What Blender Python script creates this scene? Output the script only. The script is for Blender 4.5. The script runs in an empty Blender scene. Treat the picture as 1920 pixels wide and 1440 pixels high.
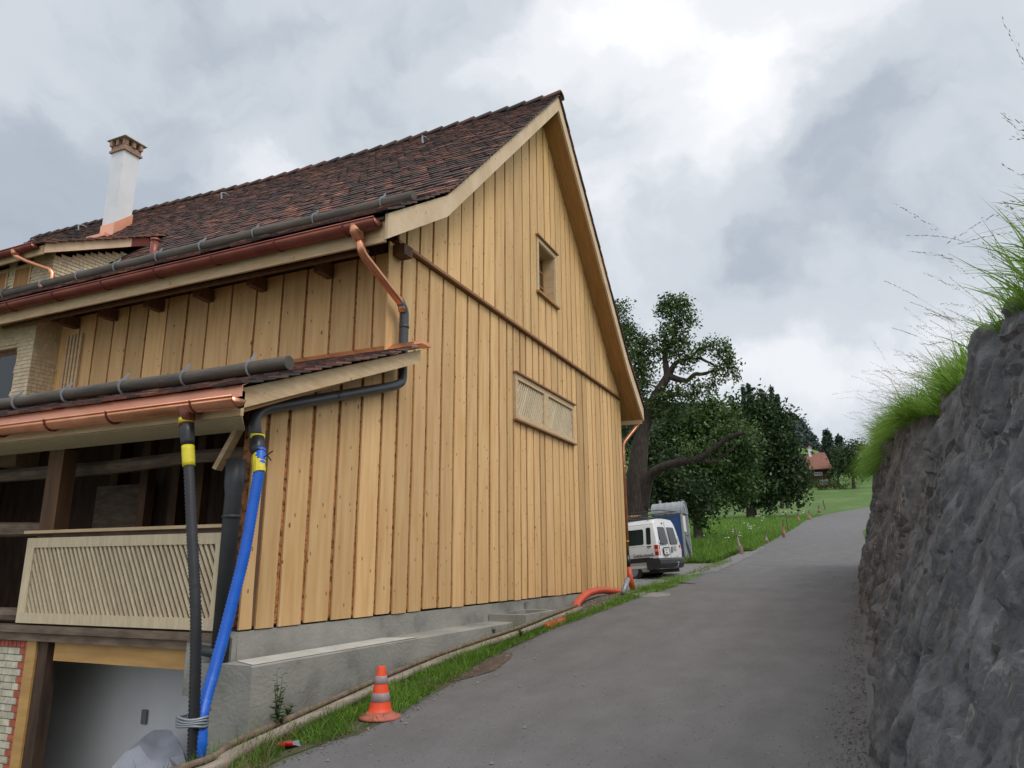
import bpy, bmesh, math, random
import numpy as np
from mathutils import Vector, Matrix
from math import radians as rad, sin, cos, pi
random.seed(7); rng = np.random.default_rng(7)
S = bpy.context.scene; COL = S.collection

# ------------------------------------------------------------------ camera
# world frame: X runs up the road along the gable wall, Y towards the left, Z up; the eye is the origin
YAW, PITCH, ROLL, FPX = 1.14701252, 0.24193594, -0.00519066, 1375.167
f_ = Vector((sin(YAW)*cos(PITCH), cos(YAW)*cos(PITCH), sin(PITCH)))
r0 = Vector((cos(YAW), -sin(YAW), 0)); u0 = r0.cross(f_)
r_ = cos(ROLL)*r0 + sin(ROLL)*u0; u_ = -sin(ROLL)*r0 + cos(ROLL)*u0
cd = bpy.data.cameras.new('camera'); cam = bpy.data.objects.new('camera', cd); COL.objects.link(cam)
cd.sensor_fit = 'HORIZONTAL'; cd.sensor_width = 36; cd.lens = 36*FPX/1920
cd.clip_start = 0.05; cd.clip_end = 3000
cam.matrix_world = Matrix(((r_.x, u_.x, -f_.x, 0), (r_.y, u_.y, -f_.y, 0), (r_.z, u_.z, -f_.z, 0), (0, 0, 0, 1)))
S.camera = cam

# ------------------------------------------------------------------ world, sun, exposure
SUN_EL, SUN_AZ = 52, -115      # direction TO the sun: azimuth measured from +X towards +Y
sd = Vector((cos(rad(SUN_EL))*cos(rad(SUN_AZ)), cos(rad(SUN_EL))*sin(rad(SUN_AZ)), sin(rad(SUN_EL))))
W = bpy.data.worlds.new('World'); S.world = W; W.use_nodes = True
wn, wl = W.node_tree.nodes, W.node_tree.links
wn.clear()
def nd(T, typ, **kw):
    n = T.new(typ)
    for k, v in kw.items(): setattr(n, k, v)
    return n
wo = nd(wn, 'ShaderNodeOutputWorld'); bgs = nd(wn, 'ShaderNodeBackground'); bgc = nd(wn, 'ShaderNodeBackground')
sky = nd(wn, 'ShaderNodeTexSky', sky_type='NISHITA', sun_disc=False, sun_elevation=rad(SUN_EL), sun_rotation=rad(90-SUN_AZ))
bgs.inputs[1].default_value = 0.09
wl.new(sky.outputs[0], bgs.inputs[0])
wtc = nd(wn, 'ShaderNodeTexCoord')
def vmath(op, a, b=None):
    n = nd(wn, 'ShaderNodeVectorMath', operation=op)
    for i, v in enumerate((a, b)):
        if v is None: continue
        if isinstance(v, (tuple, list, Vector)): n.inputs[i].default_value = tuple(v)
        else: wl.new(v, n.inputs[i])
    return n
def wmath(op, a, b=0.0, c=None, clamp=False):
    n = nd(wn, 'ShaderNodeMath', operation=op, use_clamp=clamp)
    for i, v in enumerate((a, b, c)):
        if v is None: continue
        if isinstance(v, (int, float)): n.inputs[i].default_value = v
        else: wl.new(v, n.inputs[i])
    return n.outputs[0]
def skydir(px, py):
    return (f_*FPX + r_*(px-960) - u_*(py-720)).normalized()
D0 = vmath('NORMALIZE', wtc.outputs['Generated']).outputs[0]
wz = nd(wn, 'ShaderNodeTexNoise'); wz.inputs['Scale'].default_value = 2.6; wz.inputs['Detail'].default_value = 7; wz.inputs['Roughness'].default_value = .55
wl.new(D0, wz.inputs['Vector'])
wrp = vmath('SCALE', vmath('SUBTRACT', wz.outputs['Color'], (.5, .5, .5)).outputs[0]); wrp.inputs['Scale'].default_value = .42
D1 = vmath('NORMALIZE', vmath('ADD', D0, wrp.outputs[0]).outputs[0]).outputs[0]
n1 = nd(wn, 'ShaderNodeTexNoise'); n1.inputs['Scale'].default_value = 2.1; n1.inputs['Detail'].default_value = 8; n1.inputs['Roughness'].default_value = .5
mp = nd(wn, 'ShaderNodeMapping'); mp.inputs['Scale'].default_value = (1, 1, 1.8); mp.inputs['Location'].default_value = (3.1, 1.7, .4)
wl.new(D1, mp.inputs[0]); wl.new(mp.outputs[0], n1.inputs['Vector'])
acc = wmath('MULTIPLY', wmath('SUBTRACT', n1.outputs[0], .5), 2.1)
acc = wmath('ADD', acc, .60)
# cloud banks: direction, angular size, brightness
for px, py, s, a in ((1440, 130, 8, .28), (1450, 260, 5, .30), (1200, 330, 9, .18), (480, 290, 5, .22), (950, 300, 7, .16), (120, 20, 8, .20), (1180, 540, 4, .22), (1640, 600, 6, -.10),
                     (1600, 330, 7, .06), (1560, 780, 6, -.05), (1750, 450, 9, -.10), (1500, 500, 5, -.16), (1330, 620, 5, .02), (1800, 150, 10, -.20), (1700, 480, 6, -.06), (130, 330, 10, -.16), (650, 130, 8, -.12), (1640, 200, 5, -.04), (860, 100, 7, -.14), (300, 180, 7, -.14), (1330, 420, 5, .04), (1250, 80, 5, -.04)):
    d = skydir(px, py)
    dt = vmath('DOT_PRODUCT', D1, tuple(d)).outputs['Value']
    k = 1/(1-cos(rad(s)))
    e = wmath('EXPONENT', wmath('MULTIPLY', wmath('SUBTRACT', 1.0, dt), -k))
    acc = wmath('MULTIPLY_ADD', e, a, acc)
# overhead and behind the camera the cloud layer is thinner and brighter
dt = vmath('DOT_PRODUCT', D0, tuple(sd)).outputs['Value']
e = wmath('EXPONENT', wmath('MULTIPLY', wmath('SUBTRACT', 1.0, dt), -1.8))
acc = wmath('MULTIPLY_ADD', e, 1.1, wmath('MINIMUM', wmath('MAXIMUM', acc, .12), 1.0))
cr = nd(wn, 'ShaderNodeValToRGB'); cr.color_ramp.interpolation = 'EASE'
acc = wmath('MULTIPLY', acc, .5)
el = cr.color_ramp.elements
el[0].position = .05; el[0].color = (.39, .435, .495, 1)
el[1].position = 1.0; el[1].color = (2.1, 2.1, 2.15, 1)
for p, c in ((.22, (.48, .54, .615, 1)), (.36, (.68, .73, .79, 1)), (.50, (.93, .95, .99, 1)), (.62, (1.15, 1.16, 1.19, 1))):
    x = el.new(p); x.color = c
wl.new(acc, cr.inputs[0]); wl.new(cr.outputs[0], bgc.inputs[0]); bgc.inputs[1].default_value = 1.0
mx = nd(wn, 'ShaderNodeMixShader'); mx.inputs[0].default_value = .93
wl.new(bgs.outputs[0], mx.inputs[1]); wl.new(bgc.outputs[0], mx.inputs[2]); wl.new(mx.outputs[0], wo.inputs[0])

sl = bpy.data.lights.new('sun', 'SUN'); sl.energy = 1.25; sl.angle = rad(22); sl.color = (1, .96, .9)
so = bpy.data.objects.new('sun', sl); COL.objects.link(so); so.rotation_euler = sd.to_track_quat('Z', 'Y').to_euler(); so.location = (0, -20, 40)
S.view_settings.view_transform = 'Standard'; S.view_settings.look = 'None'; S.view_settings.gamma = 1; S.view_settings.exposure = 0.0
S.render.resolution_x = 1024; S.render.resolution_y = 768

# ------------------------------------------------------------------ helpers
def ray(px, py): return f_*FPX + r_*(px-960) - u_*(py-720)
def atX(px, py, X): d = ray(px, py); return d*(X/d.x)
def atY(px, py, Y): d = ray(px, py); return d*(Y/d.y)

class MB:
    """collects polygons; build() links them as one mesh object"""
    def __init__(s): s.v = []; s.f = []; s.t = []; s.n = 0
    def add(s, vs, fs, tint=None):
        b = s.n
        s.v.append(np.asarray(vs, float).reshape(-1, 3)); s.n += len(vs)
        s.f += [[b+i for i in f] for f in fs]
        if tint is not None: s.t += [tint]*len(fs)
    def hexa(s, p, tint=None):      # 8 points: bottom ring, top ring
        s.add(p, [(0, 3, 2, 1), (4, 5, 6, 7), (0, 1, 5, 4), (1, 2, 6, 5), (2, 3, 7, 6), (3, 0, 4, 7)], tint)
    def box(s, a, b, tint=None):
        x0, y0, z0 = [min(i, j) for i, j in zip(a, b)]; x1, y1, z1 = [max(i, j) for i, j in zip(a, b)]
        s.hexa([(x0, y0, z0), (x1, y0, z0), (x1, y1, z0), (x0, y1, z0), (x0, y0, z1), (x1, y0, z1), (x1, y1, z1), (x0, y1, z1)], tint)
    def bar(s, p, q, w, h, up=(0, 0, 1), tint=None):
        p = Vector(p); q = Vector(q); d = (q-p).normalized(); a = d.cross(Vector(up)).normalized()*w/2; b = a.cross(d).normalized()*h/2
        s.hexa([p-a-b, p+a-b, p+a+b, p-a+b, q-a-b, q+a-b, q+a+b, q-a+b], tint)
    def prism(s, poly, off, tint=None):
        n = len(poly); off = Vector(off); P = [Vector(p) for p in poly]
        s.add(P + [p+off for p in P], [tuple(range(n))[::-1], tuple(range(n, 2*n))] + [(i, (i+1) % n, n+(i+1) % n, n+i) for i in range(n)], tint)
    def tube(s, path, r, seg=12, cap=True, tint=None, wob=0):
        P = [Vector(p) for p in path]; n = len(P); R = r if isinstance(r, (list, tuple)) else [r]*n
        if len(R) != n: R = list(np.interp(np.linspace(0, 1, n), np.linspace(0, 1, len(R)), R))
        vs = []; a = None
        for i, p in enumerate(P):
            d = (P[min(i+1, n-1)]-P[max(i-1, 0)]).normalized()
            if a is None: a = d.orthogonal().normalized()
            a = (a - d*a.dot(d)).normalized(); b = d.cross(a)
            for k in range(seg):
                t = 2*pi*k/seg; q = R[i]*(1+(random.uniform(-wob, wob) if wob else 0))
                vs.append(p + (a*cos(t)+b*sin(t))*q)
        fs = [(i*seg+k, i*seg+(k+1) % seg, (i+1)*seg+(k+1) % seg, (i+1)*seg+k) for i in range(n-1) for k in range(seg)]
        if cap: fs += [tuple(range(seg))[::-1], tuple(range((n-1)*seg, n*seg))]
        s.add(vs, fs, tint)
    def lathe(s, prof, c=(0, 0, 0), seg=24, tint=None):
        c = Vector(c); vs = [c+Vector((r*cos(2*pi*k/seg), r*sin(2*pi*k/seg), z)) for r, z in prof for k in range(seg)]
        n = len(prof)
        fs = [(i*seg+k, i*seg+(k+1) % seg, (i+1)*seg+(k+1) % seg, (i+1)*seg+k) for i in range(n-1) for k in range(seg)]
        fs += [tuple(range(seg))[::-1], tuple(range((n-1)*seg, n*seg))]
        s.add(vs, fs, tint)
    def build(s, name, mat, parent=None, smooth=False, loc=None, fix=True):
        V = np.concatenate(s.v) if s.v else np.zeros((0, 3))
        if loc is None: loc = parent['_o'] if parent is not None else (0, 0, 0)
        V = V - np.array(loc)
        me = bpy.data.meshes.new(name); me.from_pydata(V.tolist(), [], s.f); me.materials.append(mat)
        if s.t:
            at = me.attributes.new('tint', 'FLOAT', 'FACE'); at.data.foreach_set('value', np.array(s.t, dtype=np.float32))
        if fix:
            bm = bmesh.new(); bm.from_mesh(me); bmesh.ops.recalc_face_normals(bm, faces=bm.faces); bm.to_mesh(me); bm.free()
        if smooth: me.polygons.foreach_set('use_smooth', [True]*len(me.polygons))
        me.update()
        o = bpy.data.objects.new(name, me); COL.objects.link(o)
        if parent is not None: o.parent = parent; o['_o'] = tuple(loc)
        else: o.location = loc; o['_o'] = tuple(loc)
        return o
def smooth_by(o, deg=35):
    me = o.data; me.polygons.foreach_set('use_smooth', [True]*len(me.polygons))
    bm = bmesh.new(); bm.from_mesh(me)
    for e in bm.edges: e.smooth = (len(e.link_faces) == 2 and e.calc_face_angle(9) < rad(deg))
    bm.to_mesh(me); bm.free(); return o
def tag(o, label=None, cat=None, group=None, kind=None):
    for k, v in (('label', label), ('category', cat), ('group', group), ('kind', kind)):
        if v: o[k] = v
    return o
def thing(name, loc, label, cat, group=None, rot=None):
    o = bpy.data.objects.new(name, None); COL.objects.link(o); o.location = loc; o.empty_display_size = .2
    o['_o'] = (0, 0, 0) if rot is not None else tuple(loc)
    if rot is not None: o.rotation_euler = rot
    return tag(o, label, cat, group)
def copy_tree(o, parent=None):
    c = o.copy(); COL.objects.link(c); c.parent = parent
    for ch in list(o.children): copy_tree(ch, c)
    return c
def npmesh(name, V, F, mat, smooth=False, tints=None):   # fast path for large meshes, F is (n,k)
    V = np.asarray(V, np.float32); F = np.asarray(F, np.int32); k = F.shape[1]
    me = bpy.data.meshes.new(name); me.vertices.add(len(V)); me.vertices.foreach_set('co', V.ravel())
    me.loops.add(F.size); me.loops.foreach_set('vertex_index', F.ravel())
    me.polygons.add(len(F)); me.polygons.foreach_set('loop_start', np.arange(0, F.size, k)); me.polygons.foreach_set('loop_total', np.full(len(F), k))
    if smooth: me.polygons.foreach_set('use_smooth', [True]*len(F))
    me.materials.append(mat)
    if tints is not None:
        at = me.attributes.new('tint', 'FLOAT', 'FACE'); at.data.foreach_set('value', np.asarray(tints, np.float32))
    me.update(); me.validate()
    o = bpy.data.objects.new(name, me); COL.objects.link(o); o['_o'] = (0, 0, 0); return o

# numpy noise
def _h(i, j, k, s):
    n = (i*374761393 + j*668265263 + k*2147483647 + s*974634777) & 0xffffffff
    n = ((n ^ (n >> 13))*1274126177) & 0xffffffff
    n = ((n ^ (n >> 16))*2246822519) & 0xffffffff
    return ((n ^ (n >> 15)) & 0xffffff)/float(0xffffff)
def vnoise(x, y, z=0, s=0):
    x, y, z = np.broadcast_arrays(np.asarray(x, float), np.asarray(y, float), np.asarray(z, float))
    i, j, k = [np.floor(a).astype(np.int64) for a in (x, y, z)]; u, v, w = x-i, y-j, z-k
    u, v, w = [a*a*(3-2*a) for a in (u, v, w)]; r = 0
    for di in (0, 1):
        for dj in (0, 1):
            for dk in (0, 1):
                r = r + _h(i+di, j+dj, k+dk, s)*(u if di else 1-u)*(v if dj else 1-v)*(w if dk else 1-w)
    return r
def fbm(x, y, z=0, o=4, s=0, g=.5):
    r = 0; a = 1; t = 0
    for q in range(o): r = r + a*vnoise(np.asarray(x)*2**q, np.asarray(y)*2**q, np.asarray(z)*2**q, s+q); t += a; a *= g
    return r/t*2-1
def sst(x): x = np.clip(x, 0, 1); return x*x*(3-2*x)

# ------------------------------------------------------------------ materials
def mat(name, c1, c2=None, scale=4.0, stretch=(1, 1, 1), rough=.7, metal=0.0, bump=0.0, detail=5, c3=None, tintc=None, island=0.0,
        spots=None, spec=.5, bscale=None, lo=.35, hi=.65, trans=0.0):
    """Principled with 2-3 noise-mixed base colours, optional per-face tint ramp, per-island value shift, knots and bump"""
    m = bpy.data.materials.new(name); m.use_nodes = True; N, L = m.node_tree.nodes, m.node_tree.links; P = N['Principled BSDF']
    P.inputs['Roughness'].default_value = rough; P.inputs['Metallic'].default_value = metal; P.inputs['Specular IOR Level'].default_value = spec
    tc = nd(N, 'ShaderNodeTexCoord'); mpg = nd(N, 'ShaderNodeMapping'); mpg.inputs['Scale'].default_value = stretch; L.new(tc.outputs['Object'], mpg.inputs[0])
    vec = mpg.outputs[0]
    if island:
        g = nd(N, 'ShaderNodeNewGeometry'); cx = nd(N, 'ShaderNodeVectorMath', operation='MULTIPLY_ADD')
        L.new(g.outputs['Random Per Island'], cx.inputs[0]); cx.inputs[1].default_value = (37, 53, 71); L.new(vec, cx.inputs[2]); vec = cx.outputs[0]
    c2 = c2 or c1
    if tintc:
        at = nd(N, 'ShaderNodeAttribute', attribute_name='tint'); rp = nd(N, 'ShaderNodeValToRGB'); e = rp.color_ramp.elements
        e[0].position = tintc[0][0]; e[0].color = (*tintc[0][1], 1); e[1].position = tintc[-1][0]; e[1].color = (*tintc[-1][1], 1)
        for p, c in tintc[1:-1]: q = e.new(p); q.color = (*c, 1)
        L.new(at.outputs['Fac'], rp.inputs[0]); base = rp.outputs[0]
        nz = nd(N, 'ShaderNodeTexNoise'); nz.inputs['Scale'].default_value = scale; nz.inputs['Detail'].default_value = detail; L.new(vec, nz.inputs['Vector'])
        mr = nd(N, 'ShaderNodeMapRange'); L.new(nz.outputs[0], mr.inputs[0]); mr.inputs[1].default_value = .3; mr.inputs[2].default_value = .7; mr.inputs[3].default_value = .75; mr.inputs[4].default_value = 1.25
        mm = nd(N, 'ShaderNodeVectorMath', operation='SCALE'); L.new(base, mm.inputs[0]); L.new(mr.outputs[0], mm.inputs['Scale']); col = mm.outputs[0]
    else:
        nz = nd(N, 'ShaderNodeTexNoise'); nz.inputs['Scale'].default_value = scale; nz.inputs['Detail'].default_value = detail; nz.inputs['Roughness'].default_value = .6; L.new(vec, nz.inputs['Vector'])
        rp = nd(N, 'ShaderNodeValToRGB'); e = rp.color_ramp.elements
        e[0].position = lo; e[0].color = (*c1, 1); e[1].position = hi; e[1].color = (*c2, 1)
        if c3: q = e.new((lo+hi)/2); q.color = (*c3, 1)
        L.new(nz.outputs[0], rp.inputs[0]); col = rp.outputs[0]
    if island:
        mr = nd(N, 'ShaderNodeMapRange'); L.new(g.outputs['Random Per Island'], mr.inputs[0]); mr.inputs[3].default_value = 1-island; mr.inputs[4].default_value = 1+island
        mm = nd(N, 'ShaderNodeVectorMath', operation='SCALE'); L.new(col, mm.inputs[0]); L.new(mr.outputs[0], mm.inputs['Scale']); col = mm.outputs[0]
    for sp in (spots or []):      # (colour, scale, stretch, threshold, softness)
        m2 = nd(N, 'ShaderNodeMapping'); m2.inputs['Scale'].default_value = sp[2]; L.new(tc.outputs['Object'], m2.inputs[0]); v2 = m2.outputs[0]
        if island:
            c2x = nd(N, 'ShaderNodeVectorMath', operation='MULTIPLY_ADD'); L.new(g.outputs['Random Per Island'], c2x.inputs[0]); c2x.inputs[1].default_value = (31, 41, 97); L.new(v2, c2x.inputs[2]); v2 = c2x.outputs[0]
        vo = nd(N, 'ShaderNodeTexVoronoi'); vo.inputs['Scale'].default_value = sp[1]; L.new(v2, vo.inputs['Vector'])
        mr = nd(N, 'ShaderNodeMapRange'); L.new(vo.outputs['Distance'], mr.inputs[0]); mr.inputs[1].default_value = sp[3]; mr.inputs[2].default_value = sp[3]+sp[4]; mr.inputs[3].default_value = 1; mr.inputs[4].default_value = 0
        mi = nd(N, 'ShaderNodeMix', data_type='RGBA'); L.new(mr.outputs[0], mi.inputs[0]); L.new(col, mi.inputs[6]); mi.inputs[7].default_value = (*sp[0], 1); col = mi.outputs[2]
    L.new(col, P.inputs['Base Color'])
    if bump:
        nb = nd(N, 'ShaderNodeTexNoise'); nb.inputs['Scale'].default_value = bscale or scale*3; nb.inputs['Detail'].default_value = 6; L.new(vec, nb.inputs['Vector'])
        bp = nd(N, 'ShaderNodeBump'); bp.inputs['Strength'].default_value = bump; bp.inputs['Distance'].default_value = .02; L.new(nb.outputs[0], bp.inputs['Height']); L.new(bp.outputs[0], P.inputs['Normal'])
    if trans:
        tb = nd(N, 'ShaderNodeBsdfTranslucent'); L.new(col, tb.inputs[0]); ms = nd(N, 'ShaderNodeMixShader'); ms.inputs[0].default_value = trans
        L.new(P.outputs[0], ms.inputs[1]); L.new(tb.outputs[0], ms.inputs[2]); L.new(ms.outputs[0], N['Material Output'].inputs[0])
    return m
KN = ((.19, .085, .03), 1.0, (3.6, 3.6, 1.9), .045, .02)
KN2 = ((.28, .14, .055), 1.0, (6.3, 6.3, 3.2), .05, .03)
M = {}
M['board'] = mat('spruce_boards', (.68, .45, .22), (.54, .32, .13), 6, (2.2, 2.2, .18), .62, island=.19, spots=[KN, KN2, ((.26, .13, .05), 1, (8, 8, 4.2), .07, .03)], bump=.2, bscale=14, c3=(.62, .39, .178), spec=.3, lo=.3, hi=.7)
M['cream'] = mat('planed_spruce', (.60, .45, .28), (.50, .345, .195), 8, (.5, .5, 3), .6, spots=[KN2], bump=.08, spec=.3)
M['creamv'] = mat('planed_slats', (.62, .52, .36), (.52, .42, .275), 8, (3, 3, .5), .6, island=.12, spec=.3)
M['barge'] = mat('bargeboard_wood', (.66, .50, .34), (.55, .40, .255), 4, (.6, 2, .6), .65, spots=[KN2, ((.35, .33, .32), 1, (9, 9, 9), .06, .03)], spec=.3)
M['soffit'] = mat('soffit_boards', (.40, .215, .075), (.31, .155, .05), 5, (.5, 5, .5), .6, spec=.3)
M['brownbeam'] = mat('golden_beam', (.52, .31, .10), (.40, .22, .07), 5, (2, .4, 2), .6, spots=[KN2])
M['bark'] = mat('bark_edge_strips', (.50, .215, .075), (.045, .018, .010), 17, (1, 1, 1.2), .8, c3=(.37, .15, .05), lo=.40, hi=.64, detail=3, bump=.5, bscale=40)
M['trim'] = mat('brown_trim', (.30, .14, .06), (.22, .095, .04), 6, (.5, 3, 3), .6)
M['oldwood'] = mat('weathered_timber', (.20, .145, .105), (.105, .072, .05), 7, (2, .5, 2), .85, bump=.4, bscale=16)
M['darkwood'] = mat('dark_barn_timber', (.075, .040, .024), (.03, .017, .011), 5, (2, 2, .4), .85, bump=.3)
M['midwood'] = mat('brown_frame_timber', (.15, .075, .035), (.085, .042, .022), 5, (2, 2, .4), .8, bump=.2)
M['log'] = mat('snow_log', (.090, .070, .050), (.045, .036, .028), 6, (2, .35, 2), .55, bump=.3, bscale=14)
M['tile'] = mat('clay_tiles', (0, 0, 0), scale=9, rough=.75, bump=.25, bscale=30, tintc=[(0, (.034, .028, .028)), (.3, (.066, .043, .038)), (.5, (.125, .062, .049)), (.75, (.21, .085, .060)), (1, (.34, .15, .10))])
M['copper'] = mat('bright_copper', (.85, .40, .25), (.62, .26, .14), 5, (1, .5, 1), .32, .85, spec=.5)
M['copperd'] = mat('browned_copper', (.26, .085, .06), (.17, .05, .038), 5, (1, .4, 1), .38, .55)
M['flash'] = mat('copper_flashing', (.95, .50, .34), (.80, .36, .23), 2, (.4, .4, .4), .38, .7)
M['pvc'] = mat('grey_pipe', (.055, .06, .07), (.04, .044, .052), 4, rough=.42)
M['pvcd'] = mat('dark_grey_pipe', (.040, .042, .047), (.028, .03, .033), 4, rough=.5)
M['galv'] = mat('galvanised_steel', (.30, .33, .36), (.22, .24, .27), 12, rough=.5, metal=.4)
M['concrete'] = mat('concrete', (.32, .31, .275), (.115, .112, .10), 1.5, (1, 1, 1.3), .88, bump=.35, bscale=24, detail=11, c3=(.25, .245, .22), lo=.30, hi=.74)
M['mortar'] = mat('fresh_mortar', (.52, .51, .47), (.40, .395, .36), 5, rough=.9, bump=.2)
M['plaster'] = mat('white_plaster', (.74, .75, .78), (.68, .69, .72), 2, rough=.9, bump=.05)
M['chim'] = mat('white_render', (.66, .67, .69), (.60, .61, .63), 2, rough=.9)
M['chimcap'] = mat('chimney_clay', (.34, .21, .15), (.24, .15, .11), 8, rough=.85)
M['stonecap'] = mat('cap_slab', (.36, .34, .26), (.27, .25, .19), 8, rough=.9)
M['black'] = mat('black_ribbed_hose', (.012, .013, .016), (.02, .02, .024), 6, rough=.38)
M['blue'] = mat('blue_ribbed_hose', (.012, .13, .62), (.01, .10, .50), 6, rough=.42)
M['yellow'] = mat('yellow_tape', (.72, .62, .02), (.60, .50, .02), 8, rough=.4)
M['orange'] = mat('orange_drain_pipe', (.60, .075, .02), (.46, .055, .018), 3, rough=.45)
M['cone_o'] = mat('cone_orange', (.85, .085, .022), (.72, .07, .02), 5, rough=.5)
M['cone_w'] = mat('cone_grey_band', (.34, .27, .27), (.24, .19, .19), 9, rough=.5)
M['cone_d'] = mat('cone_dirty_foot', (.45, .12, .08), (.30, .10, .08), 9, rough=.7)
M['sleeve'] = mat('faded_pink_plastic', (.36, .15, .13), (.26, .11, .09), 9, rough=.6)
M['glass'] = mat('window_glass', (.02, .022, .022), rough=.08, spec=.8)
M['vanglass'] = mat('van_glass', (.010, .018, .018), (.018, .03, .03), 1.5, rough=.08, spec=.3)
M['vwhite'] = mat('van_white_paint', (.70, .71, .72), (.66, .665, .67), 1.2, rough=.25)
M['vcream'] = mat('van_side_paint', (.56, .54, .50), (.53, .51, .47), 1.2, rough=.3)
M['vblack'] = mat('black_plastic', (.018, .019, .022), (.028, .028, .03), 6, rough=.5)
M['red'] = mat('tail_light_red', (.45, .01, .012), (.36, .008, .01), 6, rough=.2)
M['redpale'] = mat('tail_light_clear', (.55, .30, .28), rough=.2)
M['rubber'] = mat('rubber', (.015, .015, .015), (.025, .024, .022), 8, rough=.8)
M['ink'] = mat('dark_lettering', (.03, .028, .03), rough=.6)
M['inkg'] = mat('grey_lettering', (.18, .19, .21), rough=.6)
M['white'] = mat('white_plastic', (.68, .70, .72), (.62, .64, .66), 3, rough=.5)
M['toigrey'] = mat('grey_plastic', (.20, .215, .23), (.16, .17, .185), 3, rough=.6)
M['toiroof'] = mat('pale_roof_plastic', (.36, .39, .41), (.31, .335, .355), 3, rough=.5)
M['toiblue'] = mat('blue_plastic', (.03, .09, .27), (.025, .075, .22), 3, rough=.5)
M['tarp'] = mat('grey_tarpaulin', (.38, .40, .46), (.30, .315, .37), 5, rough=.45)
M['pole'] = mat('debarked_pole', (.31, .26, .21), (.18, .145, .115), 7, (.4, 3, 3), .8, bump=.3, spots=[((.06, .04, .03), 1, (2.2, 7, 7), .12, .04)])
M['asphalt'] = mat('asphalt', (.164, .162, .163), (.120, .118, .119), 2.6, (.6, 1, 1), .85, bump=.7, bscale=110, detail=14, lo=.28, hi=.72,
                   spots=[((.20, .198, .195), 1, (5, 5, 5), .05, .03), ((.05, .05, .05), 1, (13, 13, 13), .08, .05)], spec=.35)
M['gravel'] = mat('gravel', (.23, .225, .22), (.115, .11, .105), 9, rough=.95, bump=.8, bscale=60, detail=8)
M['soil'] = mat('bare_soil', (.10, .072, .05), (.055, .04, .028), 5, rough=.95, bump=.6, bscale=40, spots=[((.26, .22, .17), 1, (22, 22, 22), .16, .06)])
M['vsoil'] = mat('mossy_soil', (.045, .060, .018), (.085, .065, .04), 7, rough=.95, bump=.6, bscale=40)
M['vdirt'] = mat('dark_leaf_litter', (.045, .036, .028), (.085, .075, .065), 14, rough=.95, bump=.7, bscale=50, detail=10)
M['leafred'] = mat('clay_roof_far', (.24, .10, .065), (.15, .065, .045), 2.2, (1, 1, 2), .85, detail=8)
M['manhole'] = mat('manhole_concrete', (.25, .24, .225), (.17, .165, .155), 9, rough=.9, bump=.3)
M['paper'] = mat('paper_notice', (.66, .66, .64), (.6, .6, .58), 20, rough=.7)
M['brick'] = mat('cream_bricks', (0, 0, 0), scale=14, rough=.85, bump=.2, tintc=[(0, (.44, .40, .30)), (.35, (.54, .50, .38)), (.49, (.48, .46, .38)), (.52, (.36, .075, .05)), (1, (.46, .13, .07))])
M['brickm'] = mat('brick_mortar', (.26, .245, .20), (.20, .19, .16), 10, rough=.95)
def leafmat(name, dark, mid, light, trans=.25, rough=.5):
    return mat(name, (0, 0, 0), scale=3, rough=rough, tintc=[(0, dark), (.5, mid), (1, light)], trans=trans, spec=.35)
M['pearleaf'] = leafmat('pear_leaves', (.028, .052, .013), (.065, .115, .028), (.14, .21, .06))
M['darkleaf'] = leafmat('dark_leaves', (.014, .030, .010), (.030, .058, .017), (.065, .11, .03))
M['midleaf'] = leafmat('orchard_leaves', (.026, .055, .014), (.058, .11, .026), (.12, .19, .05))
M['conifer'] = leafmat('conifer_needles', (.013, .028, .018), (.025, .045, .028), (.04, .07, .04), 0)
M['hazegreen'] = leafmat('distant_wood', (.018, .036, .036), (.028, .050, .048), (.04, .07, .06), 0)  # distance haze mixed into the leaf colours as a cooler, bluer tint
M['hedge'] = leafmat('hedge_leaves', (.03, .07, .012), (.06, .12, .02), (.12, .19, .04))
M['grassb'] = leafmat('grass_blades', (.055, .13, .012), (.12, .245, .022), (.24, .34, .08), .35)
M['grassw'] = leafmat('long_grass_blades', (.08, .18, .012), (.15, .30, .025), (.27, .40, .09), .45)
M['seed'] = leafmat('dry_grass_stems', (.14, .12, .06), (.24, .19, .10), (.32, .25, .16), .2)
M['umbel'] = mat('white_blossom', (.72, .72, .68), rough=.8)
M['trunk'] = mat('tree_bark', (.060, .046, .036), (.022, .017, .014), 8, (1.5, 1.5, .5), .95, bump=.8, bscale=10)
M['meadow'] = mat('meadow_ground', (.060, .13, .012), (.085, .165, .018), .8, rough=.95, bump=.6, bscale=14, detail=10, c3=(.048, .11, .012), spots=[((.11, .165, .035), 1, (.11, .16, .1), .10, .45), ((.045, .085, .014), 1, (.23, .3, .2), .05, .35)])
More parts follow.
